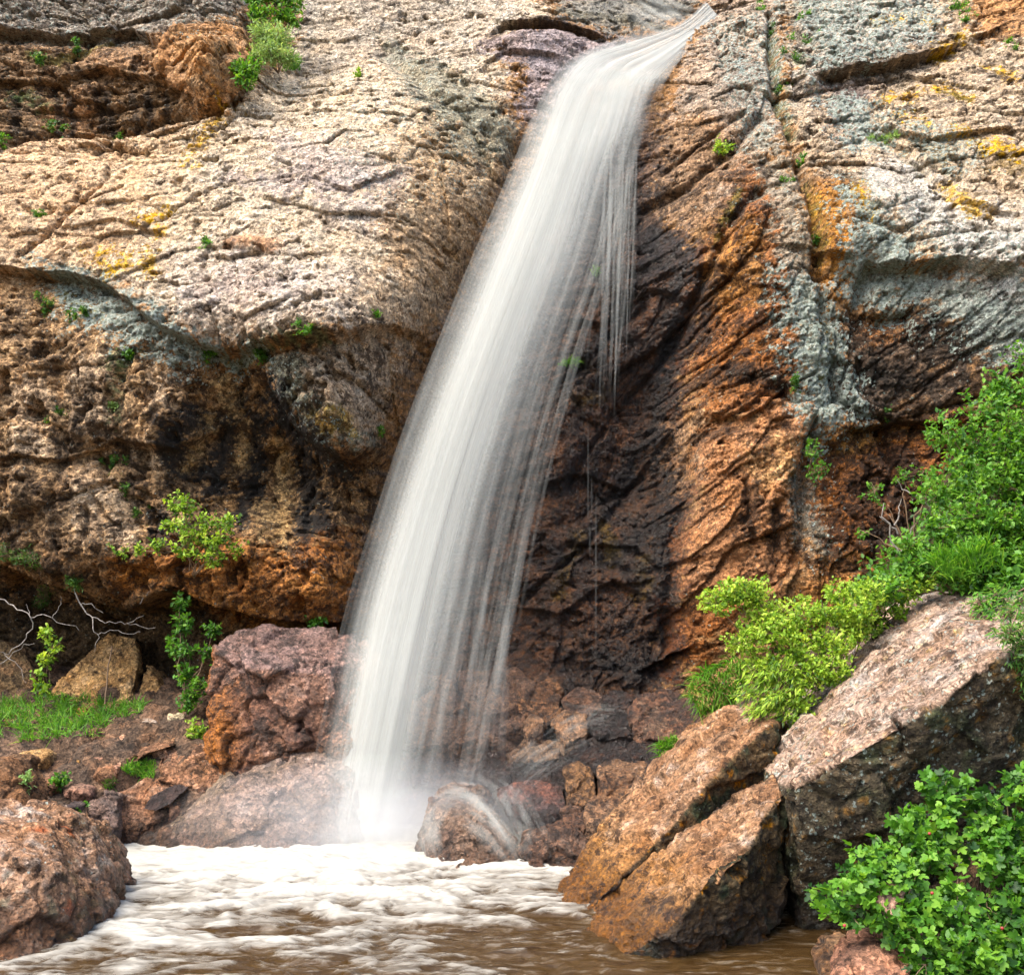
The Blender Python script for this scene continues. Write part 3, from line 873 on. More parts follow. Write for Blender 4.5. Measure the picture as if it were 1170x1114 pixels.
# wide valley floor behind the camera, lower than everything else
fx, fy = np.meshgrid(np.linspace(-70, 70, 71), np.linspace(-90, 4.4, 60))
fz = 0.15 + 0.5 * fbm2(fx * 0.12, fy * 0.12, 4, 98) - 0.75 * np.exp(-(fx / 2.6) ** 2)
vf = mesh_obj('valley_floor', np.stack([fx, fy, fz - 0.25], -1).reshape(-1, 3), grid_faces(71, 60), ROCK)
cattr(vf, 'tone', np.tile(np.array((0.17, 0.125, 0.075), np.float32), (fx.size, 1))); fattr(vf, 'wet', np.zeros(fx.size)); fattr(vf, 'lichen', np.zeros(fx.size)); fattr(vf, 'grime', np.full(fx.size, 0.3))
tag(vf, 'open earth valley floor in front of the pool', None, None, 'structure')


# ------------------------------------------------------------------ boulders
def rock_mesh(pts, vox, smooth=4):
    bm = bmesh.new()
    groups = pts if isinstance(pts[0], list) else [pts]
    for g in groups:
        vs = [bm.verts.new(p) for p in g]
        bmesh.ops.convex_hull(bm, input=vs)
    for v in [v for v in bm.verts if not v.link_faces]: bm.verts.remove(v)
    me = bpy.data.meshes.new('hull'); bm.to_mesh(me); bm.free()
    o = bpy.data.objects.new('hull', me); COL.objects.link(o)
    m = o.modifiers.new('r', 'REMESH'); m.mode = 'VOXEL'; m.voxel_size = vox
    s = o.modifiers.new('s', 'SMOOTH'); s.factor = 0.5; s.iterations = smooth
    dg = bpy.context.evaluated_depsgraph_get(); dg.update()
    ev = o.evaluated_get(dg)
    em = ev.to_mesh()
    n = len(em.vertices)
    co = np.empty(n * 3, np.float32); em.vertices.foreach_get('co', co)
    no = np.empty(n * 3, np.float32); em.vertex_normals.foreach_get('vector', no)
    nf = len(em.polygons)
    fi = np.empty(len(em.loops), np.int32); em.loops.foreach_get('vertex_index', fi)
    quads = len(fi) == nf * 4
    ev.to_mesh_clear()
    bpy.data.objects.remove(o); bpy.data.meshes.remove(me)
    assert quads
    return co.reshape(-1, 3), no.reshape(-1, 3), fi.reshape(-1, 4)


SEED = [100]


def rock(name, label, pts, cols, rough=1.0, wetv=0.0, lichv=0.0, depth=0.6, shrink=0.75, vox=None, cat='boulder', group=None,
         wetline=0.22, paint=None, drop=0.0, smooth=4, cells=1.0, grimev=0.48):
    """pts: visible corners as (px, py, Y); the hidden back is the front pushed in by depth and drawn together"""
    groups = pts if isinstance(pts[0], list) else [pts]
    hulls = []
    for g in groups:
        f = np.array([at(*p) for p in g])
        c = f.mean(0)
        back = c + (f - c) * shrink + np.array([0, depth, 0])
        back[:, 2] -= 0.05 * depth
        h = [Vector(p) for p in f] + [Vector(p) for p in back]
        if drop:
            h += [Vector(p - np.array([0, -0.15 * depth, drop])) for p in f[f[:, 2] < c[2]]]
        hulls.append(h)
    allp = np.array([tuple(v) for h in hulls for v in h])
    ext = (allp.max(0) - allp.min(0)); size = float(np.sort(ext)[1])
    v = vox or min(max(size / 70, 0.008), 0.02)
    co, no, fi = rock_mesh(hulls if len(hulls) > 1 else hulls[0], v, smooth)
    SEED[0] += 3; s = SEED[0] % 60
    off = np.array([s * 1.7, s * 0.9, s * 2.3])
    q = co + 0.06 * np.stack([fbm3(co * 5 + 3, 3, s), fbm3(co * 5 + 17, 3, s + 1), fbm3(co * 5 + 29, 3, s + 2)], 1)
    k = rough * min(1.0, 0.35 + size * 0.65)
    h1, e1 = facet3(q * 3.2 * cells + off, s)
    h2_, e2 = facet3(q * np.array([6.5, 6.5, 10.0]) * cells + off, s + 1)
    dsp = 0.085 * k * h1 + 0.022 * k * (h2_ - 0.35 * np.exp(-(e2 / 0.06) ** 2)) + 0.02 * k * fbm3(co * 9, 4, s + 4, 0.6) - 0.025 * k * np.exp(-(e1 / 0.05) ** 2)
    if size > 0.25:
        h3_, e3 = facet3(q * 24.0 + off, s + 2)
        dsp = dsp + 0.011 * rough * h3_
    co = co + no * dsp[:, None]
    # colours
    n1 = fbm3(co * 3.5 + off, 4, s + 5, 0.6); n2 = fbm3(co * 11 + off, 4, s + 6, 0.6)
    t = np.empty((len(co), 3), np.float32); t[:] = cols[0]
    if len(cols) > 1:
        f = sstep(-0.05, 0.3, n1 + 0.4 * n2)[:, None]; t = t * (1 - f) + np.array(cols[1], np.float32) * f
    if len(cols) > 2:
        f = sstep(0.08, 0.38, -n1 * 0.7 + 0.7 * n2)[:, None]; t = t * (1 - f) + np.array(cols[2], np.float32) * f
    w = np.full(len(co), wetv, np.float32)
    w = np.maximum(w, 0.85 * sstep(wetline, wetline * 0.3, co[:, 2] + 0.12 * n1))
    li = np.full(len(co), lichv, np.float32)
    if paint:
        t, w, li = paint(co, no, t, w, li, n1, n2)
    base = np.array([co[:, 0].mean(), co[:, 1].mean(), co[:, 2].min()])
    o = mesh_obj(name, co - base, fi, ROCK)
    o.location = base
    cattr(o, 'tone', t); fattr(o, 'wet', w); fattr(o, 'lichen', li); fattr(o, 'grime', np.full(len(co), grimev))
    tag(o, label, cat, group)
    return o


def facing(co, no, a, b, axis):
    d = (no * np.array(axis)).sum(1)
    return sstep(a, b, d)


def lerp(t, c, f):
    return t * (1 - f[:, None]) + np.array(c, np.float32) * f[:, None]


# --- right-hand blocks
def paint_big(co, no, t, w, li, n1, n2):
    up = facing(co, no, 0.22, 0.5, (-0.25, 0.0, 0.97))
    t = lerp(t, (0.085, 0.068, 0.045), 1 - up)  # front and under faces painted dark, standing in for their shade
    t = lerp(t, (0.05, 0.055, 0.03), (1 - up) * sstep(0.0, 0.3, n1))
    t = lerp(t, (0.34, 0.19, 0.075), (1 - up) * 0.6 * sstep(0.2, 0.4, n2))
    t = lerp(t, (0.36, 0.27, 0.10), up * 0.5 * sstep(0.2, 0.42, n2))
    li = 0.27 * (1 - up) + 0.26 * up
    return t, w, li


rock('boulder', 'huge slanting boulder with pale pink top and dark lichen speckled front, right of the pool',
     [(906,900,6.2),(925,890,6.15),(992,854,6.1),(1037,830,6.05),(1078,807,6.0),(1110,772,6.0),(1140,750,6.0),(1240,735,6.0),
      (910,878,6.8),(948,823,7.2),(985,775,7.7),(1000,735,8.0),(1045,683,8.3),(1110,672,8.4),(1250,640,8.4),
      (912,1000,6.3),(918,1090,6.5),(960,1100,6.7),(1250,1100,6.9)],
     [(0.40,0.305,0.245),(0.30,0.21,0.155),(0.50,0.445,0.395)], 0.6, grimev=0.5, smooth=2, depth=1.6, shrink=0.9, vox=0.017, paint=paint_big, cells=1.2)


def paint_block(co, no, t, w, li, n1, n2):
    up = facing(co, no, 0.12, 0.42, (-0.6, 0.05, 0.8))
    t = lerp(t, (0.10, 0.07, 0.04), 1 - up)  # shade of the turned-away faces put into the base colour
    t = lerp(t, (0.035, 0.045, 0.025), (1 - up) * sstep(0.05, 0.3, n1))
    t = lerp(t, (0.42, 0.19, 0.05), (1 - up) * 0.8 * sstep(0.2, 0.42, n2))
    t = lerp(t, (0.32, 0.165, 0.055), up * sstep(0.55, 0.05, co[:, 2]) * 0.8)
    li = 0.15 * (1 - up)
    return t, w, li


OCH = [(0.34,0.215,0.14),(0.25,0.145,0.09),(0.43,0.33,0.26)]
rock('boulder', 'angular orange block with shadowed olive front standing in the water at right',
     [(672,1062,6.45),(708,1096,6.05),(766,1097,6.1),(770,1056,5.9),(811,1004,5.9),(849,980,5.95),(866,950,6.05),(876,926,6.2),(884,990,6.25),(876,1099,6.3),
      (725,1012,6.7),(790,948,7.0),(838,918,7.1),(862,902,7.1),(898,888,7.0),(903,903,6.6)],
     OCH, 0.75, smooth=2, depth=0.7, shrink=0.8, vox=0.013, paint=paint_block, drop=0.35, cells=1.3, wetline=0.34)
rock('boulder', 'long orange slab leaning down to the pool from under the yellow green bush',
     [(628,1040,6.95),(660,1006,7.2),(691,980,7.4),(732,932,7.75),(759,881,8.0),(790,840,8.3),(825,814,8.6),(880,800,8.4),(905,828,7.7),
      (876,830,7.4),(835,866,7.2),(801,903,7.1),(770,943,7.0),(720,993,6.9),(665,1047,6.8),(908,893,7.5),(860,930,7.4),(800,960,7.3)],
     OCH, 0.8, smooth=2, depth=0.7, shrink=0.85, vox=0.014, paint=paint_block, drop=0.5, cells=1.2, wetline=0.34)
# --- left-hand boulders
PINK = [(0.35,0.225,0.155),(0.25,0.15,0.095),(0.45,0.37,0.31)]


def paint_left(co, no, t, w, li, n1, n2):
    f = sstep(0.05, 0.35, n2 + 0.3 * n1) * facing(co, no, 0.85, 0.3, (0, 0, 1))
    t = lerp(t, (0.14, 0.12, 0.06), f * 0.8)
    f = sstep(0.28, 0.45, fbm3(co * 4 + 31, 3, 8))
    t = lerp(t, (0.46, 0.13, 0.07), f * 0.6)
    return t, w, li


rock('boulder', 'large rounded pinkish boulder in the left foreground at the edge of the foam',
     [(20,912,7.0),(68,927,6.95),(88,936,7.05),(103,956,7.2),(123,990,7.25),(144,1017,7.25),(142,1032,7.1),(127,1052,6.75),(95,1084,6.25),
      (60,1000,6.2),(100,1030,6.4),(20,1102,5.9),(-60,1125,5.7),(-90,925,6.7),(-90,1000,6.0),(20,980,6.15),(-30,920,6.7)],
     PINK, 0.75, lichv=0.2, depth=0.7, shrink=0.6, vox=0.014, paint=paint_left, drop=0.35, wetline=0.34, smooth=10, cells=1.2)
rock('boulder', 'dark brown boulder cut by the left edge, behind the pinkish foreground boulder',
     [(-40,870,7.7),(2,868,7.8),(14,885,7.8),(30,915,7.7),(20,940,7.6),(-60,950,7.4),(-60,890,7.5)], [(0.20,0.115,0.07),(0.13,0.08,0.05)], 0.8, depth=0.6, drop=0.4)


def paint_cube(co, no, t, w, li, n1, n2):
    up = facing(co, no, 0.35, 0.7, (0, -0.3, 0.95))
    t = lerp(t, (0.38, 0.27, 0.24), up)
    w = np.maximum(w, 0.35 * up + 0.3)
    f = sstep(-3.0, -2.6, co[:, 0] * -1 - 5.0)
    t = lerp(t, (0.42, 0.19, 0.08), sstep(-2.15, -2.45, co[:, 0] + 0.1 * n1) * (1 - up) * 0.8)
    return t, w, li


rock('boulder', 'big square red-brown boulder with flat damp top standing left of the falling water',
     [(247,735,9.5),(285,717,9.9),(340,719,9.95),(400,722,9.9),(430,760,9.7),(270,765,9.25),(320,764,9.2),(376,768,9.2),(232,802,9.35),(239,845,9.25),
      (253,870,9.2),(300,866,9.1),(395,848,9.1),(425,850,9.3)],
     [(0.23,0.125,0.08),(0.15,0.08,0.055),(0.34,0.22,0.165)], 1.0, grimev=0.58, depth=0.8, shrink=0.9, vox=0.013, paint=paint_cube, drop=0.3, smooth=6, wetline=0.1)


def paint_ledge(co, no, t, w, li, n1, n2):
    f = sstep(0.1, 0.4, n1 + n2 * 0.5)
    px = co[:, 0] / co[:, 1] * F + CX
    ed = sstep(40, 0, np.abs((co[:, 2] - 0.25) * 150 - (px - 180) * 0.75))
    t = lerp(t, (0.17, 0.145, 0.03), ed * 0.75)
    return t, np.maximum(w, 0.3), li


rock('boulder', 'smooth sloping wet ledge with mossy crest running into the foam left of the fall',
     [[(150,974,8.95),(180,945,9.1),(205,925,9.2),(240,898,9.3),(285,864,9.45),(300,853,9.45),(330,870,9.1),(212,935,8.9),(280,893,8.95),(240,982,8.6),(340,985,8.6),(310,930,8.75)],
      [(297,856,9.35),(330,840,9.45),(362,832,9.5),(430,838,9.5),(300,885,9.0),(340,880,8.95),(390,900,8.9),(340,985,8.7),(430,985,8.9)]],
     [(0.33,0.25,0.205),(0.21,0.155,0.115),(0.40,0.33,0.29)], 0.6, wetv=0.45, depth=0.6, shrink=0.9, vox=0.013, paint=paint_ledge, drop=0.2, smooth=8)
SAND = [(0.42,0.28,0.155),(0.31,0.195,0.105),(0.48,0.34,0.21)]
rock('boulder', 'split tan boulder lying in the mouth of the dark hollow above the grass',
     [[(58,792,10.75),(80,762,10.9),(104,742,11.0),(125,722,11.1),(155,728,11.0),(158,765,10.75),(148,808,10.55),(62,808,10.6)],
      [(162,768,10.75),(168,760,10.85),(180,775,10.75),(190,798,10.7),(186,810,10.6),(152,810,10.55)]],
     SAND, 0.55, depth=0.5, drop=0.2, vox=0.012)
rock('boulder', 'dark weathered boulder half hidden under the bare twigs in the hollow at left',
     [(-40,735,10.9),(0,728,11.0),(30,745,11.0),(42,775,10.9),(30,802,10.75),(-50,802,10.7)], [(0.14,0.10,0.06),(0.20,0.13,0.08)], 0.8, depth=0.5, drop=0.2)
REDB = [(0.29,0.17,0.115),(0.19,0.11,0.07),(0.38,0.26,0.195)]
rock('rock', 'pebbly reddish rock beside the leafy sprig, below the big square boulder',
     [(178,858,9.5),(200,848,9.6),(240,852,9.6),(262,872,9.4),(270,895,9.25),(225,900,9.15),(185,893,9.2),(178,875,9.3)], REDB, 1.2, depth=0.5, drop=0.2, cat='rock')
rock('rock', 'thin overhanging brown rock shelf above the small grass tuft on the bank',
     [(138,866,9.45),(160,852,9.6),(198,843,9.7),(200,851,9.5),(168,860,9.35),(143,872,9.3)], [(0.20,0.115,0.075),(0.30,0.185,0.12)], 0.8, depth=0.4, cat='rock')
rock('rock', 'broad brown slab with dark wet hollow above the mossy ledge',
     [(132,905,9.05),(165,890,9.25),(205,888,9.35),(222,900,9.3),(200,925,9.05),(160,955,8.9),(128,962,8.8),(118,930,8.9)], REDB, 0.8, wetv=0.15, depth=0.4, drop=0.25, cat='rock')
rock('rock', 'flat dark piece added as the wet hollow in the broad brown slab',
     [(162,925,8.95),(172,908,9.05),(200,895,9.15),(216,899,9.15),(196,918,8.98),(178,927,8.9)], [(0.07,0.05,0.045)], 0.3, wetv=0.75, depth=0.1, cat='rock')  # dark piece laid in for the slab's wet hollow, no separate stone
rock('rock', 'rounded dark grey rock between the foreground boulder and the broad slab',
     [(103,912,8.75),(120,903,8.85),(136,910,8.85),(134,942,8.7),(118,955,8.6),(104,945,8.6)], [(0.16,0.125,0.11),(0.24,0.17,0.14)], 0.7, wetv=0.3, depth=0.3, drop=0.2, cat='rock')
STN = 'stones on the left bank'
for nm, lb, px, py, rx, ry, Y, cols in [
    ('stone', 'tan rounded stone with shadowed base on the dirt at far left', 40, 868, 19, 15, 9.3, SAND),
    ('stone', 'rough orange stone lying in the bright grass', 48, 815, 14, 10, 10.25, [(0.48,0.27,0.16),(0.40,0.21,0.12)]),
    ('stone', 'brown stone in the grass cut by the left edge of the photo', 2, 823, 18, 10, 10.1, [(0.32,0.17,0.11)]),
    ('stone', 'upper of two small orange stones half sunk in the grass', 94, 812, 6, 4, 10.3, [(0.46,0.24,0.13)]),
    ('stone', 'lower of two small orange stones at the edge of the grass', 95, 826, 7, 5, 10.1, [(0.46,0.25,0.15)]),
    ('stone', 'pale speckled flat stone on the dirt path', 168, 825, 13, 6, 9.95, [(0.50,0.42,0.36),(0.34,0.26,0.2)]),
    ('stone', 'cream coloured stone on the path nearest to the hanging vine', 200, 819, 11, 6, 9.95, [(0.56,0.47,0.33)]),
    ('stone', 'pinkish orange stone in the middle of the dirt path', 141, 846, 6, 7, 9.65, [(0.48,0.30,0.21)]),
    ('stone', 'small ochre stone beside the row of pink chips', 90, 868, 7, 6, 9.35, [(0.40,0.25,0.13)]),
    ('stone', 'low reddish stone beneath the dark green leafy plant', 52, 897, 22, 9, 8.95, REDB),
    ('stone', 'pale upright chip leaning beside the tan rounded stone', 15, 868, 4, 6, 9.3, [(0.44,0.34,0.25)]),
    ('stone', 'small grey pink stone at the middle of the path edge', 65, 846, 6, 5, 9.7, [(0.44,0.32,0.27)]),
    ('stone', 'pink chip resting on the path below the bright grass', 30, 846, 5, 4, 9.7, [(0.46,0.33,0.28)]),
    ('stone', 'flat mauve stone lying in the centre of the path', 98, 843, 9, 4, 9.75, [(0.30,0.22,0.20)]),
    ('stone', 'long pink stone chip in front of the rock shelf', 112, 866, 12, 4, 9.35, [(0.46,0.29,0.22)]),
    ('stone', 'small rounded pink stone left of the grass tuft under the shelf', 133, 874, 5, 4, 9.2, [(0.44,0.27,0.20)]),
    ('stone', 'reddish flat rock right of the dark green leafy plant', 88, 905, 17, 8, 8.9, [(0.33,0.20,0.15),(0.25,0.16,0.12)]),
    ('stone', 'dark flat wet stone just behind the top of the foreground boulder', 80, 921, 14, 4, 8.5, [(0.08,0.06,0.055)]),
    ('stone', 'crumbly brown stone left of the overhanging shelf', 120, 884, 14, 9, 9.15, REDB),
]:
    n = 9
    pts = []
    for i in range(n):
        a = 2 * math.pi * i / n + random.uniform(-.2, .2); r = random.uniform(0.82, 1.1)
        pts.append((px + rx * r * math.cos(a), py - ry * r * math.sin(a), Y + 0.06 * math.sin(a) + random.uniform(0, .03)))
    pts += [(px - rx * .4, py - ry * .2, Y - rx * .005), (px + rx * .3, py + ry * .2, Y - rx * .006)]
    rock(nm, lb, pts, cols, 0.6, depth=rx * 0.010 + 0.04, cat='stone', group=STN, wetline=0.05, smooth=3, drop=0.05)
rock('rock', 'orange jointed rock bulging from the cliff beside the upper left gully',
     [(178,62,11.9),(205,38,12.0),(240,26,12.2),(268,34,12.2),(282,60,12.0),(280,95,11.7),(262,118,11.5),(236,122,11.5),(210,105,11.55),(190,88,11.7),(232,60,11.6),(262,75,11.55)],
     [(0.40,0.245,0.145),(0.31,0.18,0.10),(0.46,0.31,0.20)], 1.2, depth=0.6, vox=0.014, smooth=3, cat='rock', grimev=0.35)
# --- rocks at the foot of the fall
WETD = [(0.045,0.032,0.027),(0.095,0.052,0.034),(0.024,0.020,0.019)]
WBR = [(0.24,0.15,0.105),(0.14,0.082,0.056),(0.36,0.27,0.215)]
ORB = [(0.33,0.215,0.14),(0.22,0.13,0.08),(0.42,0.33,0.26)]
rock('boulder', 'rounded boulder veiled by thin running water right of the fall foot',
     [(478,950,8.45),(488,912,8.6),(515,898,8.75),(548,904,8.7),(565,930,8.5),(590,960,8.35),(604,980,8.3),(598,1000,8.1),(550,1003,8.0),(505,995,8.1),(520,940,8.25),(555,950,8.15)],
     [(0.26,0.19,0.145),(0.18,0.12,0.09),(0.31,0.24,0.19)], 0.8, wetv=0.55, depth=0.6, drop=0.3, smooth=8)
for lb, pts, cols, w_ in [
    ('crumbly pink grey rock at the water line right of the veiled boulder', [(598,952,8.3),(630,943,8.35),(657,938,8.4),(684,966,8.25),(692,983,8.15),(680,1000,8.0),(600,1002,8.0),(594,985,8.1),(640,965,8.1)], WBR, 0.3),
    ('pointed dark slab with reddish top between the veiled boulder and the upright brown rock', [(566,901,8.75),(600,893,8.85),(644,897,8.85),(645,922,8.7),(620,932,8.6),(590,925,8.6)], [(0.22,0.115,0.09),(0.12,0.085,0.08)], 0.6),
    ('upright knobbly brown rock at the right end of the pointed dark slab', [(646,878,8.8),(662,870,8.9),(678,882,8.85),(682,905,8.7),(668,922,8.6),(650,915,8.65)], [(0.34,0.21,0.12),(0.24,0.14,0.08)], 0.35),
    ('ochre and pink lumpy rock touching the top of the long slab', [(684,880,8.8),(700,868,8.95),(735,870,8.95),(762,880,8.85),(755,905,8.6),(720,912,8.55),(690,905,8.6)], ORB, 0.15),
    ('smooth orange rock wedged between crumbly rock and the long slab', [(668,925,8.45),(678,912,8.55),(700,906,8.6),(735,910,8.55),(745,925,8.4),(718,940,8.3),(690,945,8.2),(672,940,8.3)], ORB, 0.15),
    ('dark brown rock under the smooth orange rock', [(680,940,8.4),(715,935,8.45),(730,940,8.4),(712,968,8.2),(694,972,8.15)], [(0.13,0.08,0.055)], 0.5),
    ('small black wet rock behind the crumbly pink grey rock', [(598,935,8.5),(612,926,8.55),(630,930,8.5),(634,948,8.35),(604,956,8.3)], WETD, 0.75),
    ('dark knobbly red-brown rock beside the hanging grass, below the black wall', [(718,812,9.4),(730,795,9.55),(762,788,9.65),(795,796,9.55),(800,822,9.3),(780,842,9.15),(740,843,9.15),(722,830,9.25)], [(0.19,0.11,0.075),(0.11,0.07,0.055),(0.26,0.18,0.13)], 0.6),
    ('low black glistening rock left of the dark knobbly rock', [(670,828,9.35),(690,814,9.5),(722,818,9.45),(724,838,9.25),(690,845,9.2)], WETD, 0.8),
    ('wide dark wet rubble rock in the middle of the scree', [(640,866,9.1),(670,845,9.3),(720,836,9.35),(770,842,9.25),(792,862,9.0),(775,880,8.85),(720,886,8.85),(660,885,8.9)], WETD, 0.75),
    ('blue black wet rock under thin run-off just right of the fall', [(572,885,9.2),(585,868,9.35),(620,860,9.4),(652,868,9.3),(648,895,9.0),(600,900,8.95)], WETD, 0.85),
    ('brown knob standing out of the dark wall right of the fall', [(590,800,9.9),(600,775,10.05),(625,768,10.1),(642,790,10.0),(640,815,9.85),(615,832,9.75),(595,825,9.8)], [(0.27,0.155,0.09),(0.18,0.10,0.06)], 0.5),
    ('small tan stone below the brown knob', [(598,832,9.5),(608,819,9.6),(621,824,9.55),(618,838,9.45),(604,842,9.4)], ORB, 0.4),
    ('pale tan wet rock above the dark rubble', [(630,828,9.5),(645,812,9.65),(668,816,9.6),(672,838,9.4),(645,850,9.3)], [(0.36,0.24,0.16),(0.26,0.17,0.12)], 0.5),
    ('low brown rock washed by white run-off below the small tan stone', [(580,862,9.4),(600,842,9.55),(640,846,9.5),(640,866,9.3),(600,872,9.25)], [(0.28,0.19,0.125),(0.18,0.12,0.09)], 0.6),
    ('black wet rock below the blue black one, behind the veiled boulder', [(560,912,8.9),(575,900,9.0),(600,898,9.0),(606,915,8.85),(580,925,8.8)], WETD, 0.9),
    ('jagged black rock in the middle of the scree above the pointed slab', [(600,890,9.0),(625,872,9.1),(655,876,9.1),(662,896,8.95),(630,905,8.85)], WETD, 0.9),
    ('dark glossy rock between the wide rubble rock and the ochre lumpy rock', [(690,868,9.0),(720,856,9.1),(760,862,9.05),(765,878,8.9),(720,884,8.85)], WETD, 0.9),
    ('dark rock under the low black glistening rock', [(660,852,9.25),(680,838,9.35),(712,842,9.3),(715,858,9.15),(680,866,9.1)], WETD, 0.9),
    ('brown wet rock at the top of the scree beside the brown knob', [(640,800,9.95),(660,785,10.05),(690,792,10.0),(690,815,9.85),(655,822,9.8)], WBR, 0.7),
    ('small dark rock at the top of the scree against the black wall', [(690,800,9.8),(705,788,9.9),(728,794,9.85),(725,815,9.7),(700,818,9.65)], WETD, 0.9),
    ('knobbly dark rock at the left end of the scree beside the falling water', [(540,880,9.3),(555,862,9.4),(580,860,9.4),(585,885,9.2),(555,895,9.15)], WETD, 0.9),
    ('tiny black stone at the edge of the mist', [(566,884,9.0),(574,878,9.1),(584,884,9.05),(580,898,8.9),(568,896,8.9)], WETD, 0.8),
    ('small brown rock filling the gap above the smooth orange rock', [(640,925,8.6),(660,918,8.7),(676,926,8.6),(668,945,8.4),(645,945,8.4)], WBR, 0.5),
]:
    cx_ = sum(p[0] for p in pts) / len(pts); cy_ = sum(p[1] for p in pts) / len(pts)
    pts = [(cx_ + (a - cx_) * 1.0, cy_ + (b - cy_) * 1.0, c) for a, b, c in pts]
    rock('rock', lb, pts, cols, 0.8 if cols is WETD else 0.7, wetv=0.9 if cols is WETD else max(w_, 0.62), depth=0.35, drop=0.2, cat='rock', group='rocks at the foot of the fall', cells=1.9 if cols is WETD else 1.2, smooth=1, vox=0.010, grimev=0.62)
rock('rock', 'broad dark rock ledge half hidden behind the lower right of the falling water',
     [(470,800,10.0),(520,768,10.2),(580,762,10.2),(610,790,10.0),(600,830,9.7),(540,850,9.6),(470,850,9.7)], [(0.20,0.125,0.085),(0.13,0.085,0.065)], 1.0, wetv=0.6, depth=0.5, drop=0.4, cat='rock')
# --- right foreground and slope stones
rock('stone', 'pink grey stone showing through the leaves of the lower right bush', [(1000,1040,5.35),(1005,1018,5.4),(1020,1005,5.45),(1036,1012,5.4),(1038,1048,5.3),(1018,1056,5.25)], [(0.46,0.31,0.25),(0.38,0.24,0.19)], 0.7, depth=0.2, cat='stone')
rock('stone', 'pink rough stone at the bottom edge below the lower right bush', [(962,1110,5.2),(975,1085,5.3),(1005,1072,5.4),(1035,1085,5.35),(1046,1120,5.1),(1000,1140,4.95),(965,1135,5.0)], [(0.44,0.26,0.19),(0.36,0.20,0.14)], 0.8, depth=0.35, drop=0.2, cat='stone')
rock('stone', 'brown stone left of the pink stone at the bottom edge', [(938,1100,5.6),(955,1080,5.75),(980,1074,5.8),(985,1095,5.6),(965,1115,5.4),(942,1115,5.45)], [(0.36,0.24,0.15),(0.28,0.17,0.10)], 0.8, depth=0.3, drop=0.2, cat='stone')
rock('stone', 'dark red rubble in the black gap between the two right hand boulders', [(884,1062,6.7),(900,1050,6.8),(915,1060,6.75),(920,1090,6.5),(885,1092,6.5)], [(0.16,0.075,0.05)], 0.9, depth=0.4, drop=0.2, cat='stone')
rock('stone', 'thin pink slab poking out of the shrubs on the right slope', [(955,715,8.1),(978,690,8.15),(1005,666,8.2),(1014,672,8.1),(1000,705,7.95),(970,722,7.95)], [(0.52,0.33,0.26),(0.46,0.28,0.21)], 0.4, depth=0.15, cat='stone')

# ------------------------------------------------------------------ vegetation
def leaf_material(name, stops, trans=0.45, rough=0.5):
    m, nt, N, L, P = new_mat(name)
    tint = nd(nt, 'ShaderNodeAttribute', attribute_name='tint').outputs['Fac']
    n = nd(nt, 'ShaderNodeTexNoise'); n.inputs['Scale'].default_value = 60
    geo = nd(nt, 'ShaderNodeNewGeometry'); L.new(geo.outputs['Position'], n.inputs['Vector'])
    f = mathn(nt, 'ADD', tint, mathn(nt, 'MULTIPLY', mathn(nt, 'SUBTRACT', n.outputs['Fac'], 0.5), 0.3), True)
    c = ramp(nt, f, stops)
    L.new(c, P.inputs['Base Color'])
    P.inputs['Roughness'].default_value = rough
    P.inputs['Specular IOR Level'].default_value = 0.35
    t = nd(nt, 'ShaderNodeBsdfTranslucent')
    L.new(mixc(nt, 1.0, c, (1.25, 1.15, 0.55), 'MULTIPLY'), t.inputs['Color'])
    mx_ = nd(nt, 'ShaderNodeMixShader'); mx_.inputs[0].default_value = trans
    L.new(P.outputs[0], mx_.inputs[1]); L.new(t.outputs[0], mx_.inputs[2])
    L.new(mx_.outputs[0], N['Material Output'].inputs['Surface'])
    return m


LEAF_BRIGHT = leaf_material('leaf_bright', [(0.0, (0.035, 0.10, 0.008)), (0.5, (0.20, 0.36, 0.022)), (1.0, (0.40, 0.52, 0.06))])
LEAF_MID = leaf_material('leaf_mid', [(0.0, (0.014, 0.055, 0.008)), (0.5, (0.075, 0.22, 0.016)), (1.0, (0.17, 0.34, 0.03))])
LEAF_DARK = leaf_material('leaf_dark', [(0.0, (0.020, 0.065, 0.012)), (0.6, (0.055, 0.15, 0.018)), (1.0, (0.15, 0.26, 0.04))])
LEAF_PALE = leaf_material('leaf_pale', [(0.0, (0.09, 0.17, 0.05)), (0.6, (0.20, 0.34, 0.09)), (1.0, (0.38, 0.50, 0.20))])
GRASS = leaf_material('grass_blade', [(0.0, (0.035, 0.12, 0.010)), (0.6, (0.11, 0.30, 0.020)), (1.0, (0.28, 0.45, 0.05))])


def bark_material(name, col, rough=0.85):
    m, nt, N, L, P = new_mat(name)
    n = nd(nt, 'ShaderNodeTexNoise'); n.inputs['Scale'].default_value = 45; n.inputs['Detail'].default_value = 6
    geo = nd(nt, 'ShaderNodeNewGeometry'); L.new(geo.outputs['Position'], n.inputs['Vector'])
    c = ramp(nt, n.outputs['Fac'], [(0.3, tuple(0.5 * v for v in col)), (0.7, tuple(1.3 * v for v in col))])
    L.new(c, P.inputs['Base Color']); P.inputs['Roughness'].default_value = rough
    return m


TWIG = bark_material('twig', (0.16, 0.10, 0.055))
DEADWOOD = bark_material('dead_wood', (0.26, 0.23, 0.20))
BERRY = bark_material('berry', (0.30, 0.02, 0.02), 0.4)

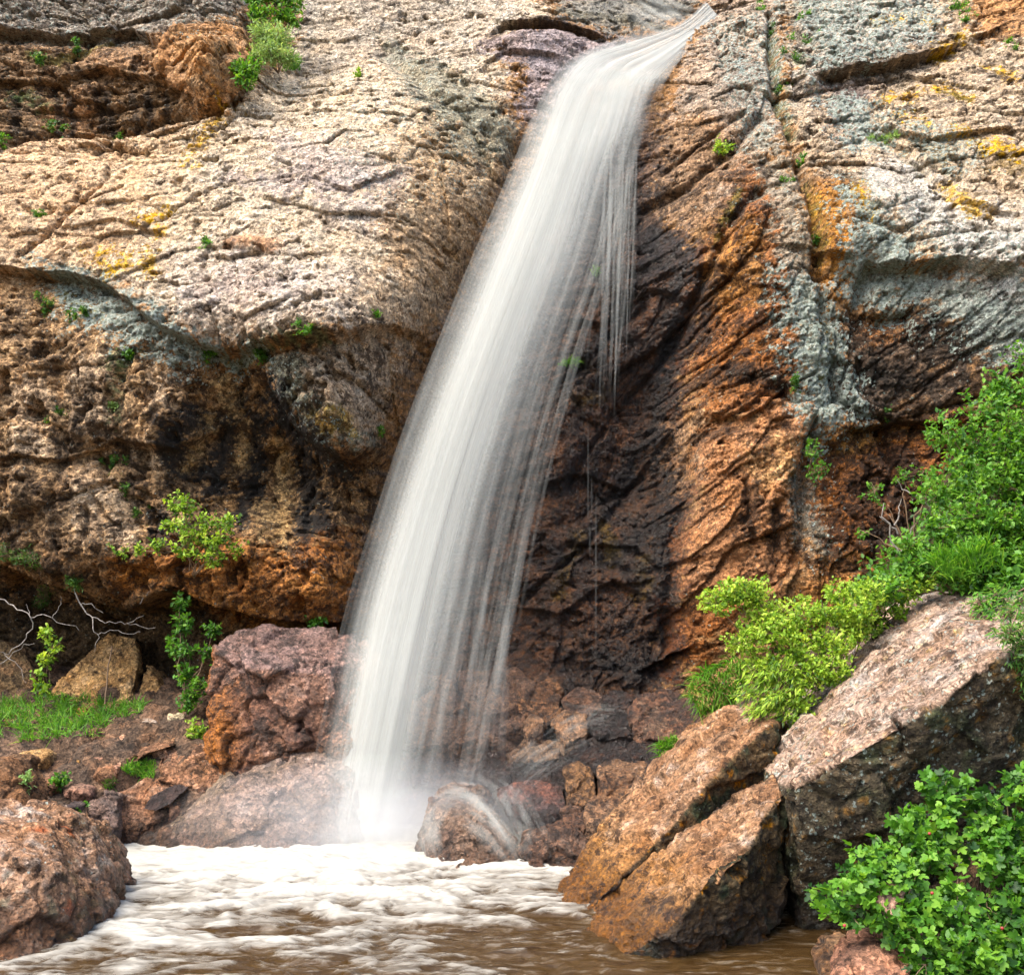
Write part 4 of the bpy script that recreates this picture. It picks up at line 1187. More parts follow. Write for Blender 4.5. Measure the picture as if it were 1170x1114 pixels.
# leaf outlines in the (across, along, up) frame
OVAL = (np.array([[0,0,0],[-.30,.42,.07],[.30,.42,.07],[0,.45,-.02],[-.17,.78,.02],[.17,.78,.02],[0,1,-.10]], float),
        [(0,3,1),(0,2,3),(1,3,4),(3,2,5),(3,6,4),(3,5,6)])
LOBED = (np.array([[0,0,0],[-.45,.22,.06],[-.55,.55,.02],[-.22,.52,.05],[0,.45,-.03],[-.24,.85,.03],[0,1.05,-.08],[.24,.85,.03],[.22,.52,.05],[.55,.55,.02],[.45,.22,.06]], float),
         [(0,4,1),(1,4,3),(1,3,2),(4,6,5),(4,5,3),(4,7,6),(4,8,7),(0,10,4),(10,8,4),(10,9,8)])
NARROW = (np.array([[0,0,0],[-.11,.4,.03],[.11,.4,.03],[0,1,-.06]], float), [(0,2,1),(1,2,3)])


def leaves_mesh(name, P, dirs, ups, size, tint, shape, mat, parent):
    T, fs = shape
    n = len(P)
    dirs = dirs / (np.linalg.norm(dirs, axis=1, keepdims=True) + 1e-9)
    side = np.cross(dirs, ups); side /= (np.linalg.norm(side, axis=1, keepdims=True) + 1e-9)
    up = np.cross(side, dirs)
    V = P[:, None] + size[:, None, None] * (T[None, :, 0:1] * side[:, None] + T[None, :, 1:2] * dirs[:, None] + T[None, :, 2:3] * up[:, None])
    Fc = (np.array(fs)[None] + (np.arange(n) * len(T))[:, None, None]).reshape(-1, 3)
    o = mesh_obj(name, V.reshape(-1, 3), Fc, mat, parent)
    fattr(o, 'tint', np.repeat(tint, len(T)))
    return o


def tubes(name, paths, mat, parent=None, sides=5):
    V, Fq, k = [], [], 0
    for pts, r0, r1 in paths:
        pts = np.array(pts, float); n = len(pts)
        tg = np.gradient(pts, axis=0); tg /= np.linalg.norm(tg, axis=1, keepdims=True) + 1e-9
        ref = np.array([0.31, 0.87, 0.38])
        a = np.cross(tg, ref); a /= np.linalg.norm(a, axis=1, keepdims=True) + 1e-9
        b = np.cross(tg, a)
        r = np.linspace(r0, r1, n)[:, None]
        for i in range(sides):
            an = 2 * math.pi * i / sides
            V.append(pts + r * (math.cos(an) * a + math.sin(an) * b))
        for i in range(sides):
            for j in range(n - 1):
                i2 = (i + 1) % sides
                Fq.append((k + i * n + j, k + i2 * n + j, k + i2 * n + j + 1, k + i * n + j + 1))
        k += sides * n
    return mesh_obj(name, np.concatenate(V), np.array(Fq), mat, parent)


def wobble(a, b, n=8, amp=0.08):
    a = np.array(a, float); b = np.array(b, float)
    t = np.linspace(0, 1, n)[:, None]
    L_ = np.linalg.norm(b - a)
    off = np.cumsum(RNG.normal(size=(n, 3)), 0) * amp * L_ / n ** 0.5
    off -= off[0] + (off[-1] - off[0]) * t
    return a + (b - a) * t + off


bpy.context.view_layer.update()
DG = bpy.context.evaluated_depsgraph_get()


def hit(px, py):
    d = Vector(((px - CX) / F, 1, (HZ - py) / F)).normalized()
    ok, loc, nor, *_ = scene.ray_cast(DG, Vector((0, 0, EYE)), d)
    return np.array(loc) if ok else at(px, py, 10)


def shrub(name, label, clumps, n, size, mat=None, shape=OVAL, root=None, cat='shrub', group=None, droop=0.0, sway=(0, 0, 0), loose=1.0, stems=True, tint=(0.5, 0.22)):
    """clumps: (px, py, Y, radius in metres). Twigs fan out inside every clump and carry the leaves."""
    mat = mat or LEAF_MID
    C = np.array([at(a, b, c) for a, b, c, r in clumps]); R = np.array([r for *_, r in clumps])
    root = np.array(root) if root is not None else C.mean(0) + np.array([0, 0.15, -R.max()])
    e = empty(name, root)
    w = R ** 2; w = w / w.sum()
    per = 9
    nt_ = max(4, n // per)
    ci = RNG.choice(len(C), nt_, p=w)
    d = RNG.normal(size=(nt_, 3)); d /= np.linalg.norm(d, axis=1, keepdims=True)
    d[:, 2] = d[:, 2] * 0.85 + 0.15
    rr = R[ci] * (0.35 + 0.75 * RNG.random(nt_) ** 0.6) * loose
    tip = C[ci] + d * rr[:, None]
    outw = tip - (C[ci] + np.array([0, 0.1, -0.3]) * R[ci][:, None])
    outw /= np.linalg.norm(outw, axis=1, keepdims=True) + 1e-9
    outw = outw + RNG.normal(size=outw.shape) * 0.35 + np.array(sway)
    outw /= np.linalg.norm(outw, axis=1, keepdims=True) + 1e-9
    tl = size * RNG.uniform(1.5, 3.6, nt_)
    t = RNG.random((nt_, per)) ** 0.8
    Pp = tip[:, None] - outw[:, None] * (tl[:, None] * (1 - t))[..., None] + RNG.normal(size=(nt_, per, 3)) * size * 0.22
    ld = outw[:, None] * 0.6 + RNG.normal(size=(nt_, per, 3)) * 0.75 + np.array(sway) + np.array([0, 0, -droop])
    up = RNG.normal(size=(nt_, per, 3)) * 0.45 + np.array([-0.15, -0.35, 0.85])
    sz = size * RNG.uniform(0.38, 1.35, (nt_, per))
    ti = tint[0] + tint[1] * (RNG.normal(size=(nt_, per)) * 0.75 + RNG.normal(size=(nt_, 1)) * 0.95)
    f = (nt_ * per, 3)
    leaves_mesh('leaves', Pp.reshape(f) - root, ld.reshape(f), up.reshape(f), sz.ravel(), np.clip(ti, 0, 1).ravel(), shape, mat, e)
    if stems:
        paths = []
        for c, r in zip(C, R):
            paths.append((wobble(root, c, 8, 0.10) - root, 0.006 + 0.01 * r, 0.003))
        for i in RNG.choice(nt_, min(nt_, 160), replace=False):
            paths.append((wobble(C[ci[i]], tip[i], 5, 0.12) - root, 0.003, 0.0012))
        tubes('stems', paths, TWIG, e, 4)
    tag(e, label, cat, group)
    return e


def blades(name, roots, direc, length, mat, parent=None, width=0.005, curve=0.6, spread=0.35, loc=None, sway=(0, 0, 0)):
    n = len(roots); S = 5
    d = np.array(direc, float) + RNG.normal(size=(n, 3)) * spread
    d /= np.linalg.norm(d, axis=1, keepdims=True)
    L_ = length * RNG.uniform(0.5, 1.2, n)
    t = np.linspace(0, 1, S)
    bend = np.array([RNG.normal() * 0 for _ in range(3)]) + np.array([0, -0.2, -1.0]) + np.array(sway) * 1.0
    mid = roots[:, None] + d[:, None] * (L_[:, None] * t)[..., None] + bend * (curve * L_[:, None] * t ** 2.2)[..., None] * RNG.uniform(0.4, 1.2, (n, 1, 1))
    side = np.cross(d, RNG.normal(size=(n, 3)) * 0.5 + np.array([0, -1, 0.2])); side /= np.linalg.norm(side, axis=1, keepdims=True)
    w = width * RNG.uniform(0.6, 1.3, (n, 1)) * (1 - t ** 1.6 * 0.95)
    Lf = mid - side[:, None] * w[..., None]; Rt = mid + side[:, None] * w[..., None]
    V = np.stack([Lf, Rt], 2).reshape(-1, 3)
    b = (np.arange(n) * S * 2)[:, None] + (np.arange(S - 1) * 2)[None]
    Fq = np.stack([b, b + 1, b + 3, b + 2], -1).reshape(-1, 4)
    if loc is not None: V = V - np.array(loc)
    o = mesh_obj(name, V, Fq, mat, parent)
    if loc is not None: o.location = loc
    ti = np.clip(0.5 + 0.2 * RNG.normal(size=(n, 1)) + 0.35 * (t - 0.5), 0, 1)
    fattr(o, 'tint', np.repeat(ti.ravel(), 2))
    return o


def in_poly(poly, n):
    p = np.array(poly, float); lo, hi = p.min(0), p.max(0)
    out = []
    while len(out) < n:
        q = lo + (hi - lo) * RNG.random((n * 2, 2))
        out += list(q[inside(p, q[:, 0], q[:, 1])])
    return np.array(out[:n])


def fill(poly, n, Yf, r):
    """clumps spread evenly over an outline (best-candidate), at the depth Yf(px, py)"""
    cand = in_poly(poly, n * 14); sel = [cand[0]]
    for _ in range(n - 1):
        q = in_poly(poly, 12)
        dd = np.min(np.linalg.norm(q[:, None] - np.array(sel)[None], axis=2), 1)
        sel.append(q[dd.argmax()])
    return [(a, b, Yf(a, b) + random.uniform(-.06, .06), r * random.uniform(0.75, 1.2)) for a, b in sel]


# ---- lower right bush and the slope above the big boulder
b_ = shrub('bush', 'dense green lobed leaf bush with a few red berries filling the lower right corner',
           fill([(945,1030),(975,990),(1010,955),(1050,925),(1095,905),(1190,895),(1200,1120),(1060,1120),(1040,1065),(990,1050)], 34, lambda a, b: 5.85 - 0.0032 * (b - 900), 0.15),
           8500, 0.042, LEAF_MID, LOBED, root=at(1110, 1090, 5.9), cat='bush', tint=(0.5, 0.25))
for px, py in ((965,1057),(1065,1020),(1062,952),(1145,1060)):
    c = at(px, py, 5.15 if py > 1010 else 5.5)
    bm = bmesh.new(); bmesh.ops.create_icosphere(bm, subdivisions=2, radius=0.008)
    me = bpy.data.meshes.new('berry'); bm.to_mesh(me); bm.free(); me.materials.append(BERRY)
    o = bpy.data.objects.new('berry', me); COL.objects.link(o); o.parent = b_; o.location = c - np.array(b_.location)
shrub('bush', 'bright yellow green bush overhanging the long orange slab',
      fill([(800,690),(850,665),(890,695),(930,690),(975,668),(1000,680),(985,722),(955,760),(985,790),(955,825),(915,835),(880,800),(865,765),(845,725)], 24, lambda a, b: 7.75 - 0.0012 * (b - 700), 0.13),
      17000, 0.028, LEAF_BRIGHT, OVAL, root=at(950, 800, 8.1), cat='bush', tint=(0.6, 0.25))
shrub('bush', 'bright leafy shrub climbing the right edge below the grey green overhang',
      fill([(1180,395),(1150,430),(1105,470),(1070,515),(1060,545),(1090,580),(1130,600),(1190,590)], 18, lambda a, b: 8.3 - 0.002 * (b - 480), 0.17),
      9000, 0.040, LEAF_MID, OVAL, root=at(1150, 600, 8.4), cat='bush', tint=(0.62, 0.25))
shrub('bush', 'spreading green shrub rooted along the upper edge of the huge boulder',
      fill([(1005,660),(1050,610),(1100,590),(1190,600),(1190,690),(1110,680),(1060,668),(1020,690)], 20, lambda a, b: 8.0 - 0.002 * (b - 640), 0.14),
      9000, 0.036, LEAF_MID, OVAL, root=at(1110, 690, 8.1), cat='bush', tint=(0.58, 0.25))
shrub('bush', 'low yellowish shrub between the bright bush and the upper edge of the huge boulder',
      fill([(960,690),(1010,660),(1060,660),(1040,690),(1000,720),(965,730)], 9, lambda a, b: 8.0, 0.11),
      4500, 0.030, LEAF_BRIGHT, OVAL, cat='bush', tint=(0.45, 0.25))
shrub('bush', 'dark bluish green tuft hanging over the huge boulder at the right edge',
      fill([(1140,715),(1185,700),(1190,790),(1160,770)], 6, lambda a, b: 5.95, 0.09), 2500, 0.04, LEAF_DARK, NARROW, droop=0.6, cat='bush', tint=(0.6, 0.25))
shrub('shrub', 'thin leafy sprig with pale bare twigs against the dark hollow at right',
      [(1000,562,9.2,.10),(1030,545,9.2,.10),(1055,540,9.1,.10),(1015,580,9.2,.08),(1060,570,9.0,.10),(990,608,9.3,.08)], 420, 0.034, LEAF_MID, OVAL, root=at(1040, 640, 9.2), loose=1.1)
shrub('plant', 'small leafy plant on the orange wall beside the grey streak', [(930,520,9.75,.10),(935,540,9.75,.11),(925,505,9.8,.06)], 300, 0.034, LEAF_MID, OVAL, cat='plant', tint=(0.4, 0.2))
q = at(1030, 640, 9.0)
paths = []
for a, b in (((1030,640),(1010,575)), ((1026,610),(1005,590)), ((1022,600),(1030,570)), ((1030,630),(1045,600)), ((1055,575),(1025,548)), ((1075,590),(1055,570))):
    paths.append((wobble(at(*a, 9.0), at(*b, 8.95), 8, 0.12) - q, 0.008, 0.003))
o = tubes('dead_branch', paths, DEADWOOD); o.location = q
tag(o, 'pale leafless forked twig in the dark hollow left of the right hand shrubs', 'branch')


def grass_on(name, label, poly, n, length, direc=(0, -0.15, 1), kind=None, cat='grass tuft', spread=0.35, curve=0.5, width=0.005, sway=(0, 0, 0), Y=None, mat=None, group=None, patchy=None):
    q = in_poly(poly, n)
    if patchy:
        q = q[perlin2(q[:, 0] * 0.045, q[:, 1] * 0.09, 7) + 0.7 * perlin2(q[:, 0] * 0.13, q[:, 1] * 0.25, 8) > -patchy]
    roots = np.array([at(a, b, Y) if Y else hit(a, b) for a, b in q])
    base = roots.mean(0)
    o = blades(name, roots, direc, length, mat or GRASS, None, width, curve, spread, base, sway)
    if kind: tag(o, label, None, None, kind)
    else: tag(o, label, cat, group)
    return o


q = in_poly([(960,700),(1000,650),(1060,590),(1110,540),(1200,450),(1200,740),(1100,690),(1040,680)], 6000)
pts = np.array([ground_at(a, b) for a, b in q])
leaves = leaves_mesh('ground_cover', pts + RNG.normal(size=pts.shape) * 0.05 + np.array([0, -0.08, 0.08]), RNG.normal(size=pts.shape) + np.array([0, -.6, .2]),
                     RNG.normal(size=pts.shape) * 0.4 + np.array([-.2, -.5, .8]), RNG.uniform(0.03, 0.065, len(pts)), np.clip(RNG.normal(0.45, 0.2, len(pts)), 0, 1), OVAL, LEAF_MID, None)
tag(leaves, 'low leafy growth carpeting the right hand slope', None, None, 'stuff')
shrub('shrub', 'wind swept yellow green shrub streaming down left over the long slab',
      [(868,775,7.6,.12),(890,770,7.6,.13),(905,790,7.6,.12),(880,800,7.55,.12),(850,795,7.55,.09),(895,815,7.55,.10),(862,812,7.5,.08)], 2600, 0.050, LEAF_BRIGHT, NARROW, root=at(905, 770, 7.9), sway=(-0.9, -0.25, -0.55), droop=0.4, tint=(0.55, 0.3))
shrub('shrub', 'wind swept grassy clump hanging left over the upper face of the huge boulder',
      [(1120,690,7.3,.09),(1140,680,7.3,.11),(1165,690,7.2,.12),(1180,705,7.2,.12),(1150,705,7.0,.10),(1125,705,7.1,.08),(1150,725,6.6,.10),(1178,728,6.4,.11),(1170,748,6.1,.10)], 1900, 0.055, LEAF_MID, NARROW, root=at(1180, 680, 7.5), sway=(-0.9, -0.2, -0.3), droop=0.3, tint=(0.5, 0.3))
grass_on('grass_tuft', 'tall grass blades standing among the shrubs of the right slope', [(1060,640),(1130,620),(1150,650),(1080,665)], 420, 0.17, (-0.25, -0.3, 1), spread=0.4, width=0.005, Y=7.8)
grass_on('grass_tuft', 'fresh green grass hanging between the orange wall and the long slab', [(785,790),(800,765),(840,752),(862,758),(850,800),(815,825),(800,815)], 900, 0.16, (-0.35, -0.6, 0.5), spread=0.4, curve=0.7, width=0.004, Y=8.75)
grass_on('grass_tuft', 'small bright grass tuft in the notch above the ochre lumpy rock', [(750,852),(770,842),(778,848),(765,865),(752,865)], 260, 0.10, (-0.2, -0.5, 0.6), spread=0.4, width=0.0035, Y=8.55)
grass_on('grass', 'lush grass on the left bank below the hollow', [(-30,805),(20,800),(60,795),(110,800),(165,805),(165,815),(130,822),(105,842),(60,845),(20,848),(-30,845)], 3600, 0.17, (0, -0.2, 1), 'stuff', spread=0.6, width=0.0035, patchy=0.12)
grass_on('grass_tuft', 'bright grass tuft sheltered under the thin rock shelf', [(138,878),(160,868),(178,872),(176,890),(150,888)], 500, 0.09, (0, -0.3, 1), spread=0.45, width=0.003)
grass_on('grass_tuft', 'short pale grass tuft in front of the rounded dark grey rock', [(118,892),(134,888),(130,900),(120,902)], 120, 0.06, (0, -0.3, 1), spread=0.5, width=0.003)
grass_on('grass_tuft', 'grass tuft on the bare wet wall right of the fall', [(636,418),(652,410),(665,414),(650,420)], 220, 0.09, (0.25, -0.6, 0.7), spread=0.45, width=0.0035)
grass_on('grass_tuft', 'thin grass growing behind the right hand strands of the falling water', [(676,316),(679,310),(684,310),(682,318)], 60, 0.13, (0.1, -0.5, 0.9), spread=0.35, width=0.0035)
grass_on('grass_tuft', 'grass tuft at the lower right of the shrubs in the top left gully', [(322,82),(332,66),(344,70),(342,82)], 220, 0.12, (0.1, -0.4, 1), spread=0.4, width=0.004)
grass_on('grass_tuft', 'faint grass fringe on the ledge left of the pale slab at upper right', [(992,156),(1020,157),(1020,162),(992,161)], 160, 0.07, (-0.2, -0.5, 0.8), spread=0.5, width=0.0035, mat=LEAF_PALE)


def tuft(label, px, py, rpx, n, size, mat=None, shape=OVAL, group=None, name='plant', **kw):
    h_ = hit(px, py); r = rpx * h_[1] / F
    cl = [(px, py, h_[1] - 0.5 * r, r * 0.8)]
    if rpx <= 9:
        cl += [(px + rpx * random.uniform(-2.2, 2.2), py + rpx * random.uniform(-1.6, 1.6), h_[1] - 0.3 * r, r * random.uniform(0.3, 0.6)) for _ in range(3)]
    else:
        cl += [(px + rpx * random.uniform(-.6, .6), py + rpx * random.uniform(-.6, .6), h_[1] - 0.4 * r, r * 0.6) for _ in range(3)]
    return shrub(name, label, cl, int(n * 1.6), size * 1.15, mat, shape, root=h_, cat='plant', group=group, stems=rpx > 14, **kw)


# ---- left side
shrub('shrub', 'airy light green shrub growing out of the wall left of the fall',
      [(208,578,9.75,.13),(222,605,9.7,.16),(212,625,9.7,.13),(245,610,9.7,.16),(262,600,9.75,.11),(240,635,9.7,.15),(272,628,9.75,.09),(195,600,9.8,.08)],
      2600, 0.036, LEAF_BRIGHT, OVAL, root=hit(222, 660), loose=1.1, tint=(0.4, 0.3))
shrub('shrub', 'low leafy branch reaching left from the airy light green shrub', [(140,630,9.8,.06),(160,628,9.75,.07),(180,622,9.75,.08),(128,622,9.8,.05)], 420, 0.032, LEAF_BRIGHT, OVAL, root=at(200, 630, 9.85), tint=(0.35, 0.25))
shrub('vine', 'leafy green vine hanging beside the big square boulder', [(205,690,10.1,.10),(208,715,10.05,.11),(200,740,10.05,.11),(215,745,10.0,.10),(212,770,9.95,.11),(222,790,9.9,.12),(215,805,9.9,.10),(242,720,9.95,.08),(236,745,9.95,.08)],
      2000, 0.042, LEAF_MID, OVAL, root=at(215, 815, 10.0), cat='vine', tint=(0.4, 0.25))
shrub('plant', 'upright light green plant in front of the bare twigs in the left hollow', [(55,725,10.2,.09),(60,740,10.15,.08),(52,755,10.15,.08),(45,768,10.1,.06),(48,785,10.1,.06)], 600, 0.045, LEAF_BRIGHT, OVAL, root=at(50, 800, 10.2), cat='plant', tint=(0.5, 0.25))
for lb, px, py, r in (('dark fern like cushion at the left edge above the bare twigs', 10, 633, 17), ('round dark green cushion right of the one at the left edge', 38, 640, 20),
                      ('dark green cushion just above the bare twigs', 53, 678, 17), ('small dark green cushion right of the others, above the twig fork', 83, 664, 12)):
    tuft(lb, px, py, r, 420, 0.030, LEAF_DARK, NARROW, 'dark cushions on the left wall', tint=(0.5, 0.25))
tuft('little leafy sprig below the dark hole left of the fall', 365, 711, 12, 160, 0.032, LEAF_MID)
tuft('yellow green sprig beside the left foot of the big square boulder', 228, 838, 15, 220, 0.034, LEAF_BRIGHT, name='plant')
tuft('dark green leafy plant on the low reddish stone', 66, 893, 13, 170, 0.034, LEAF_MID, tint=(0.4, 0.25))
tuft('pale sprig left of the dark green leafy plant near the foreground boulder', 28, 890, 8, 70, 0.03, LEAF_PALE)
tuft('tiny green plant just behind the foreground boulder top', 90, 926, 5, 40, 0.022, LEAF_MID)
SM = 'small plants in cracks of the left cliff'
for lb, px, py, r, m in (('small green plant in the crack of the peach rock', 44, 247, 9, LEAF_DARK), ('green plant at the left edge of the upper ledge', 3, 162, 11, LEAF_MID),
                         ('dark little plant at the foot of the stained upper band', 58, 148, 8, LEAF_DARK), ('small plant right of the dark one below the stained band', 72, 147, 6, LEAF_DARK),
                         ('tiny plant at the top of the long crack in the peach rock', 136, 158, 6, LEAF_DARK), ('bright tiny plant in the middle of the cream rock', 238, 277, 6, LEAF_MID),
                         ('yellow green tuft alone on the upper cream rock', 410, 86, 7, LEAF_BRIGHT), ('green plant below the lip, left of the grey lichen bulge', 238, 407, 11, LEAF_MID),
                         ('dark plant at the tip of the grey lichen bulge', 298, 402, 12, LEAF_DARK), ('small plant left along the lip of the overhang', 147, 405, 7, LEAF_MID),
                         ('tiny plant on the right part of the lip', 350, 378, 7, LEAF_MID), ('green speck near the right end of the lip', 430, 358, 5, LEAF_MID),
                         ('small plant right of the grey lichen bulge by the water', 434, 491, 7, LEAF_MID), ('dark tuft in the middle of the left wall', 142, 556, 9, LEAF_DARK),
                         ('small dark plant on the left wall above the dark tuft', 130, 525, 7, LEAF_DARK), ('pale sprig on the left wall under the lip', 132, 462, 7, LEAF_PALE),
                         ('olive plant low on the left wall near the cave roof', 155, 585, 8, LEAF_DARK), ('small green plant on the dark wall at far left', 68, 470, 8, LEAF_DARK),
                         ('olive tuft hanging in the crust at the lip at far left', 55, 345, 9, LEAF_DARK), ('small olive tuft right in the grey green crust', 95, 355, 8, LEAF_DARK),
                         ('green tuft on the stained upper band near the top left corner', 45, 68, 12, LEAF_DARK), ('small green tuft right of the tuft near the top left corner', 88, 55, 7, LEAF_DARK)):
    tuft(lb, px, py, r, 70 + r * 10, 0.024, m, OVAL, SM)
SR = 'small plants in cracks of the right cliff'
for lb, px, py, r, m in (('bright leafy plant on the ledge right of the falling water', 827, 170, 14, LEAF_BRIGHT), ('green tuft at the very top beside the long crack', 870, 10, 8, LEAF_MID),
                         ('second green tuft down the long crack', 882, 38, 7, LEAF_DARK), ('grassy tuft right of the long crack near the top', 913, 22, 8, LEAF_MID),
                         ('bright plant right of the long crack, under the grassy tuft', 922, 48, 9, LEAF_MID), ('small plant beside the long crack above the grey rib', 908, 66, 8, LEAF_DARK),
                         ('dark tuft where the long crack bends', 888, 105, 8, LEAF_DARK), ('bright tuft in the long crack beside the orange rock', 915, 184, 10, LEAF_MID),
                         ('dark little tuft in the crack left of the orange rock', 893, 205, 6, LEAF_DARK), ('small dark plant low in the long crack', 932, 275, 6, LEAF_DARK),
                         ('bright green tuft at the top edge near the right corner', 1096, 6, 13, LEAF_MID), ('small bright tuft below the top edge near the right corner', 1102, 22, 7, LEAF_MID),
                         ('pale grass on the ledge left of the yellow lichen', 1025, 156, 8, LEAF_PALE), ('green speck on the yellow lichen slab at the right', 1160, 55, 6, LEAF_MID),
                         ('dark plant on the grey rib low down', 908, 435, 7, LEAF_DARK), ('small plant on the ragged edge left of the right shrubs', 1012, 470, 8, LEAF_DARK)):
    tuft(lb, px, py, r, 70 + r * 10, 0.024, m, OVAL, SR)
# ---- shrubs in the gully at top left
shrub('shrub', 'leafy green shrub cut by the top edge in the upper left gully', [(290,-5,12.3,.16),(310,-8,12.3,.18),(333,0,12.3,.17),(320,15,12.2,.15),(296,18,12.2,.13),(336,22,12.2,.11)], 2400, 0.045, LEAF_MID, OVAL, root=at(310, 40, 12.5), tint=(0.55, 0.25))
shrub('shrub', 'soft pale feathery shrub in the middle of the upper left gully', [(300,40,12.0,.15),(318,45,12.0,.17),(310,62,11.9,.16),(328,66,11.9,.12),(297,60,12.0,.12)], 6000, 0.045, LEAF_PALE, NARROW, root=at(318, 84, 12.1), tint=(0.62, 0.25))
shrub('plant', 'bright leafy plant at the lower left of the upper left gully', [(272,78,11.5,.09),(285,82,11.5,.12),(280,93,11.45,.10),(292,72,11.55,.08)], 1100, 0.042, LEAF_MID, OVAL, root=at(284, 100, 11.6), cat='plant', tint=(0.62, 0.25))
# ---- dead wood in the hollow
q = at(60, 730, 10.3)
paths = []
for pl, r0, r1 in (([(-20,672),(10,690),(35,706),(60,706),(90,720)], .012, .004), ([(35,706),(25,735),(10,748),(-5,740)], .009, .003), ([(85,672),(92,690),(105,705),(120,712),(145,712),(178,717)], .012, .003),
                   ([(105,705),(112,725),(135,720),(160,722)], .008, .003), ([(92,690),(105,690),(118,700)], .006, .003), ([(145,712),(165,702)], .005, .002), ([(36,706),(30,690)], .005, .002),
                   ([(60,706),(70,690),(68,680)], .005, .002), ([(112,725),(108,745)], .005, .002), ([(5,748),(25,765),(30,780)], .006, .002), ([(-20,770),(15,745),(40,735)], .006, .003), ([(160,690),(172,675),(180,672)], .004, .002)):
    P3 = np.array([at(a, b, 10.25 + 0.05 * math.sin(a * 0.1)) for a, b in pl])
    seg = [wobble(P3[i], P3[i + 1], 6, 0.16)[(1 if i else 0):] for i in range(len(P3) - 1)]
    paths.append((np.concatenate(seg) - q, r0 * 0.62, r1 * 0.5))
o = tubes('dead_branch', paths, DEADWOOD); o.location = q
tag(o, 'tangle of pale bare branches in front of the dark hollow at left', 'branch')
q = at(120, 800, 10.35)
o = tubes('dead_branch', [(wobble(at(120,804,10.35), at(128,738,10.45), 7, .05) - q, .009, .006), (wobble(at(125,765,10.4), at(112,760,10.35), 5, .05) - q, .005, .002)], TWIG); o.location = q
tag(o, 'thin dark stick standing against the split tan boulder', 'stick')
#ENDVEG#
# ------------------------------------------------------------------ falling water
def water_mat(name, sx, sy, contrast, tint=(0.54, 0.555, 0.515)):
    m, nt, N, L, P = new_mat(name)
    s = nd(nt, 'ShaderNodeAttribute', attribute_name='across').outputs['Fac']
    t = nd(nt, 'ShaderNodeAttribute', attribute_name='along').outputs['Fac']
    den = nd(nt, 'ShaderNodeAttribute', attribute_name='opacity').outputs['Fac']
    cmb = nd(nt, 'ShaderNodeCombineXYZ'); L.new(s, cmb.inputs[0]); L.new(t, cmb.inputs[1])
    def streak(kx, ky, detail):
        mp = nd(nt, 'ShaderNodeMapping'); mp.inputs['Scale'].default_value = (kx, ky, 1)
        L.new(cmb.outputs[0], mp.inputs['Vector'])
        n = nd(nt, 'ShaderNodeTexNoise', noise_dimensions='2D'); n.inputs['Scale'].default_value = 1
        n.inputs['Detail'].default_value = detail; n.inputs['Roughness'].default_value = 0.65
        L.new(mp.outputs[0], n.inputs['Vector'])
        return n.outputs['Fac']
    a = streak(sx, sy, 3); b = streak(sx * 4.5, sy * 1.7, 2)
    st = mathn(nt, 'ADD', mathn(nt, 'MULTIPLY', mathn(nt, 'SUBTRACT', a, 0.5), contrast), mathn(nt, 'MULTIPLY', mathn(nt, 'SUBTRACT', b, 0.5), contrast * 0.8))
    st = mathn(nt, 'MULTIPLY', st, mathn(nt, 'SUBTRACT', 1.3, den))
    al = mathn(nt, 'MULTIPLY', den, mathn(nt, 'ADD', 1.0, st), True)
    al = mathn(nt, 'MINIMUM', al, 0.97)
    df = nd(nt, 'ShaderNodeBsdfDiffuse'); tr = nd(nt, 'ShaderNodeBsdfTranslucent'); tp = nd(nt, 'ShaderNodeBsdfTransparent')
    df.inputs[0].default_value = (*tint, 1); tr.inputs[0].default_value = (*tint, 1)
    m1 = nd(nt, 'ShaderNodeMixShader'); m1.inputs[0].default_value = 0.35
    L.new(df.outputs[0], m1.inputs[1]); L.new(tr.outputs[0], m1.inputs[2])
    m2 = nd(nt, 'ShaderNodeMixShader'); L.new(al, m2.inputs[0]); L.new(tp.outputs[0], m2.inputs[1]); L.new(m1.outputs[0], m2.inputs[2])
    L.new(m2.outputs[0], N['Material Output'].inputs['Surface'])
    return m


LK = [(806,2,13.2),(775,28,12.9),(715,46,12.35),(660,64,12.0),(629,100,11.65),(606,150,11.35),(588,200,11.1),(545,300,10.65),(505,400,10.3),(466,500,10.0),(433,600,9.75),(404,700,9.5),(383,800,9.25),(364,900,9.1),(352,965,9.0)]
RK = [(823,22,13.2),(798,44,12.9),(770,74,12.4),(751,102,12.0),(738,150,11.65),(722,200,11.4),(697,300,10.95),(662,400,10.6),(632,500,10.3),(606,600,10.05),(585,700,9.8),(562,800,9.55),(540,900,9.3),(528,965,9.15)]
RK.insert(3, (759, 88, 12.2))


def spline(K, t):
    K = np.array(K, float); n = len(K)
    u = np.clip(t, 0, 1) * (n - 1); i = np.clip(u.astype(int), 0, n - 2); f = (u - i)[..., None]
    p0 = K[np.clip(i - 1, 0, n - 1)]; p1 = K[i]; p2 = K[i + 1]; p3 = K[np.clip(i + 2, 0, n - 1)]
    return 0.5 * (2 * p1 + (p2 - p0) * f + (2 * p0 - 5 * p1 + 4 * p2 - p3) * f ** 2 + (3 * p1 - p0 - 3 * p2 + p3) * f ** 3)


def stream(s, t):
    a = spline(LK, t); b = spline(RK, t)
    q = a + (b - a) * s[..., None]
    Y = q[..., 2] - 0.18 * np.sin(np.clip(s, 0, 1) * math.pi) * sstep(0.25, 0.5, t)
    return np.stack([(q[..., 0] - CX) / F * Y, Y, EYE + (HZ - q[..., 1]) / F * Y], -1)


